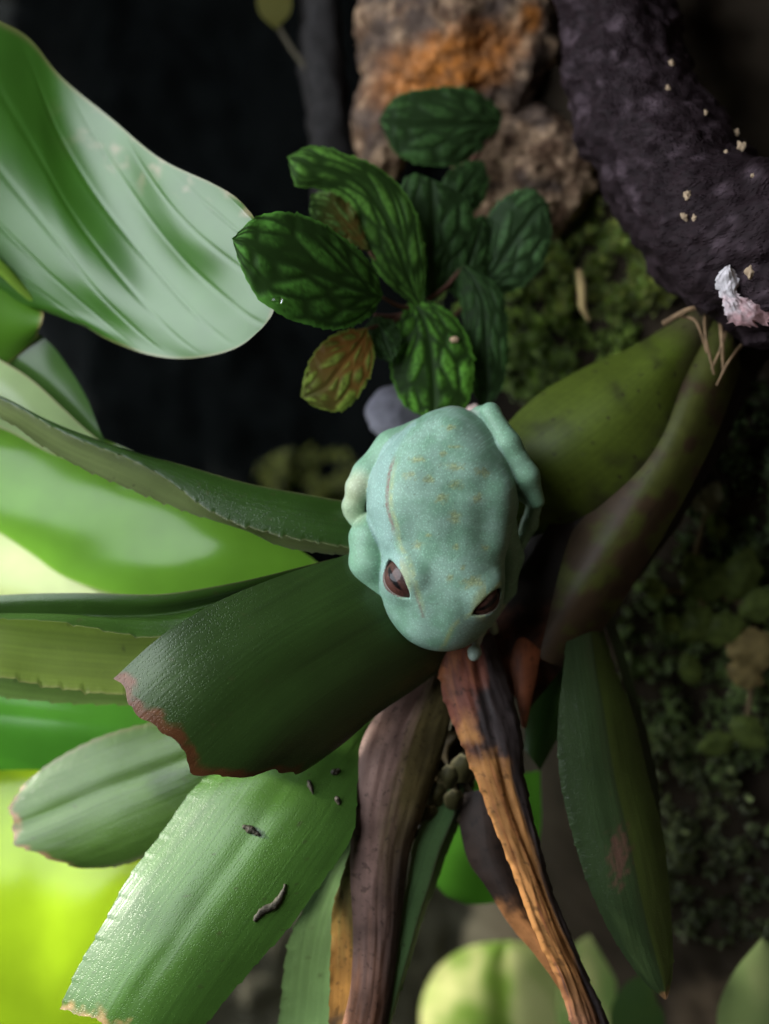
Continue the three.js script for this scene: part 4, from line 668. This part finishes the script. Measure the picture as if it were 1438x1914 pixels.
  const canR = curve([[938, 1085, 0], [900, 1120, 0], [884, 1140, 0], [848, 1165, 0], [832, 1200, 0], [826, 1214, 0]]).getPoints(60);
  const near = (pts, x, y) => { let b = 1e9, s = 0; for (let i = 1; i < pts.length; i++) { const p = pts[i], d = Math.hypot(p.x - x, p.y - y); if (d < b) { b = d; s = i; } } const a = pts[Math.max(1, s) - 1], q = pts[Math.max(1, s)]; return [b, Math.sign((q.x - a.x) * (y - a.y) - (q.y - a.y) * (x - a.x)), s / pts.length]; };
  const spotC = spots.map(([a, b, rx, ry]) => [c(a, b, 0), rx, ry]);
  for (let i = 0; i < P.length; i += 3) {
    let x = P[i], y = P[i + 1], z = P[i + 2]; const e = 1.0, N = new THREE.Vector3();
    for (let q = 0; q < 2; q++) {
      N.set(sdf(x + e, y, z) - sdf(x - e, y, z), sdf(x, y + e, z) - sdf(x, y - e, z), sdf(x, y, z + e) - sdf(x, y, z - e)).normalize();
      if (!q) { const d = clamp(sdf(x, y, z), -2, 2); x -= N.x * d; y -= N.y * d; z -= N.z * d; }
    }
    pos[i] = x; pos[i + 1] = y; pos[i + 2] = z; N.toArray(nrm, i);
    uv[i / 3 * 2] = (x + 0.6 * z) / 470; uv[i / 3 * 2 + 1] = (y + 0.4 * z) / 470;
    const n = fbm(x / 40, y / 40, z / 40, 4), n2 = fbm(x / 12, y / 12, z / 12, 3), n3 = fbm(x / 5, y / 5, z / 5 + 8, 3);
    let k = mul3(mix3([0.21, 0.38, 0.26], [0.3, 0.465, 0.365], sstep(-0.3, 0.3, n)), 1 + 0.22 * n3);
    let dl = 1e9, db = 1e9; for (const f of limbs) dl = Math.min(dl, f(x, y, z)); for (const f of torso) db = Math.min(db, f(x, y, z));
    const onBody = db < dl + 6, belly = sstep(-40, -95, z);
    if (onBody) {
      const [d, side, at] = near(dorsal, x, y);
      const flank = side < 0 && x < 60 ? sstep(0, 10, d) : 0;
      k = mix3(k, [0.31, 0.46, 0.42], 0.7 * flank * sstep(0.95, 0.7, at));
      k = mix3(k, [0.42, 0.47, 0.2], clamp(0.45 + 1.3 * n2) * (1 - sstep(1, 7, Math.abs(d * (side > 0 ? 1 : -1) - 5) + 5 * n2)) * sstep(0.1, 0.4, at) * sstep(1, 0.9, at));
      k = mix3(k, [0.26, 0.13, 0.1], 0.5 * (1 - sstep(1, 5, d + 6 * Math.abs(n2))) * sstep(0.82, 0.88, at));
      k = mix3(k, [0.27, 0.15, 0.13], clamp(0.7 + 1.2 * n3) * (1 - sstep(1.5, 4.5, Math.abs(d + side * 2 + 3 * n2))) * sstep(0.14, 0.24, at) * sstep(0.62, 0.52, at));
      const [d2, side2] = near(canR, x, y);
      k = mix3(k, [0.45, 0.48, 0.17], clamp(0.4 + 1.2 * n2) * (1 - sstep(1, 8, d2 + 5 * n2)));
      if (side2 > 0) k = mix3(k, [0.33, 0.44, 0.38], 0.5 * sstep(4, 14, d2) * sstep(-130, -165, y));
      for (const [s, rx, ry] of spotC) { const q = Math.hypot((x - s.x) / rx, (y - s.y) / ry) + 1.1 * n2 + 0.9 * n3; if (q < 1.3) k = mix3(k, mix3([0.2, 0.2, 0.05], [0.5, 0.52, 0.22], sstep(-0.15, 0.25, fbm(x / 4, y / 4, 3, 2))), 0.6 * (1 - sstep(0.2, 1.1, q))); }
      k = mix3(k, [0.5, 0.52, 0.46], 0.7 * belly);
    } else {
      k = mix3(k, [0.22, 0.42, 0.25], 0.5);
      const kn = c(668, 912, -60), q = Math.hypot(x - kn.x, y - kn.y) / 42; k = mix3(k, [0.55, 0.58, 0.38], 0.8 * (1 - sstep(0.3, 1.1, q)));
      const tr = c(658, 950, -80), q2 = Math.hypot(x - tr.x, y - tr.y) / 40; k = mix3(k, [0.5, 0.56, 0.34], 0.6 * (1 - sstep(0.4, 1.1, q2)));
      if (y < -180) k = mix3(k, [0.5, 0.56, 0.4], 0.7);
    }
    for (const q of eyes) { const dd = Math.hypot(x - q.o.x - q.n.x * q.r, y - q.o.y - q.n.y * q.r, z - q.o.z - q.n.z * q.r); if (Math.hypot(x - q.o.x, y - q.o.y, z - q.o.z) < q.r + 5) k = [0.16, 0.12, 0.1]; else if (dd < 46) { const m = (x - q.o.x) * (q.o.x < 110 ? 1 : -1) ; if (m > -10) k = mix3(k, [0.42, 0.43, 0.18], 0.55 * (1 - sstep(30, 46, dd))); } }
    if (fbm(x / 4, y / 4, z / 4, 2) > 0.36) k = mix3(k, [0.1, 0.12, 0.08], 0.5);
    col.set(k, i);
  }
  const g = new THREE.BufferGeometry();
  g.setAttribute('position', new THREE.BufferAttribute(pos, 3)); g.setAttribute('normal', new THREE.BufferAttribute(nrm, 3)); g.setAttribute('color', new THREE.BufferAttribute(col, 3)); g.setAttribute('uv', new THREE.BufferAttribute(uv, 2)); g.setIndex(idx);
  part('body', g, M.skin, frog);
  for (const q of eyes) {
    const s = new THREE.SphereGeometry(q.r + 2.5, 64, 48); s.translate(q.o.x, q.o.y, q.o.z);
    colour(s, (x, y, z) => {
      const dx = x - q.o.x, dy = y - q.o.y, dz = z - q.o.z, a = dx * q.e.x + dy * q.e.y + dz * q.e.z, b = dx * q.w.x + dy * q.w.y + dz * q.w.z;
      let k = mix3([0.075, 0.03, 0.022], [0.06, 0.042, 0.038], sstep(0, 16, q.w.x * (q.o.x < 110 ? -1 : 1) * b * -1)); k = mul3(k, 1 + 0.9 * fbm(x / 5, y / 5, z / 5, 3));
      return mix3(k, [0.004, 0.003, 0.003], 1 - sstep(0.75, 1.05, Math.hypot(a / 30, (b - 1) / 6)));
    });
    part('eye', s, M.eye, frog);
  }
}

camera.updateProjectionMatrix();
renderer.render(scene, camera);
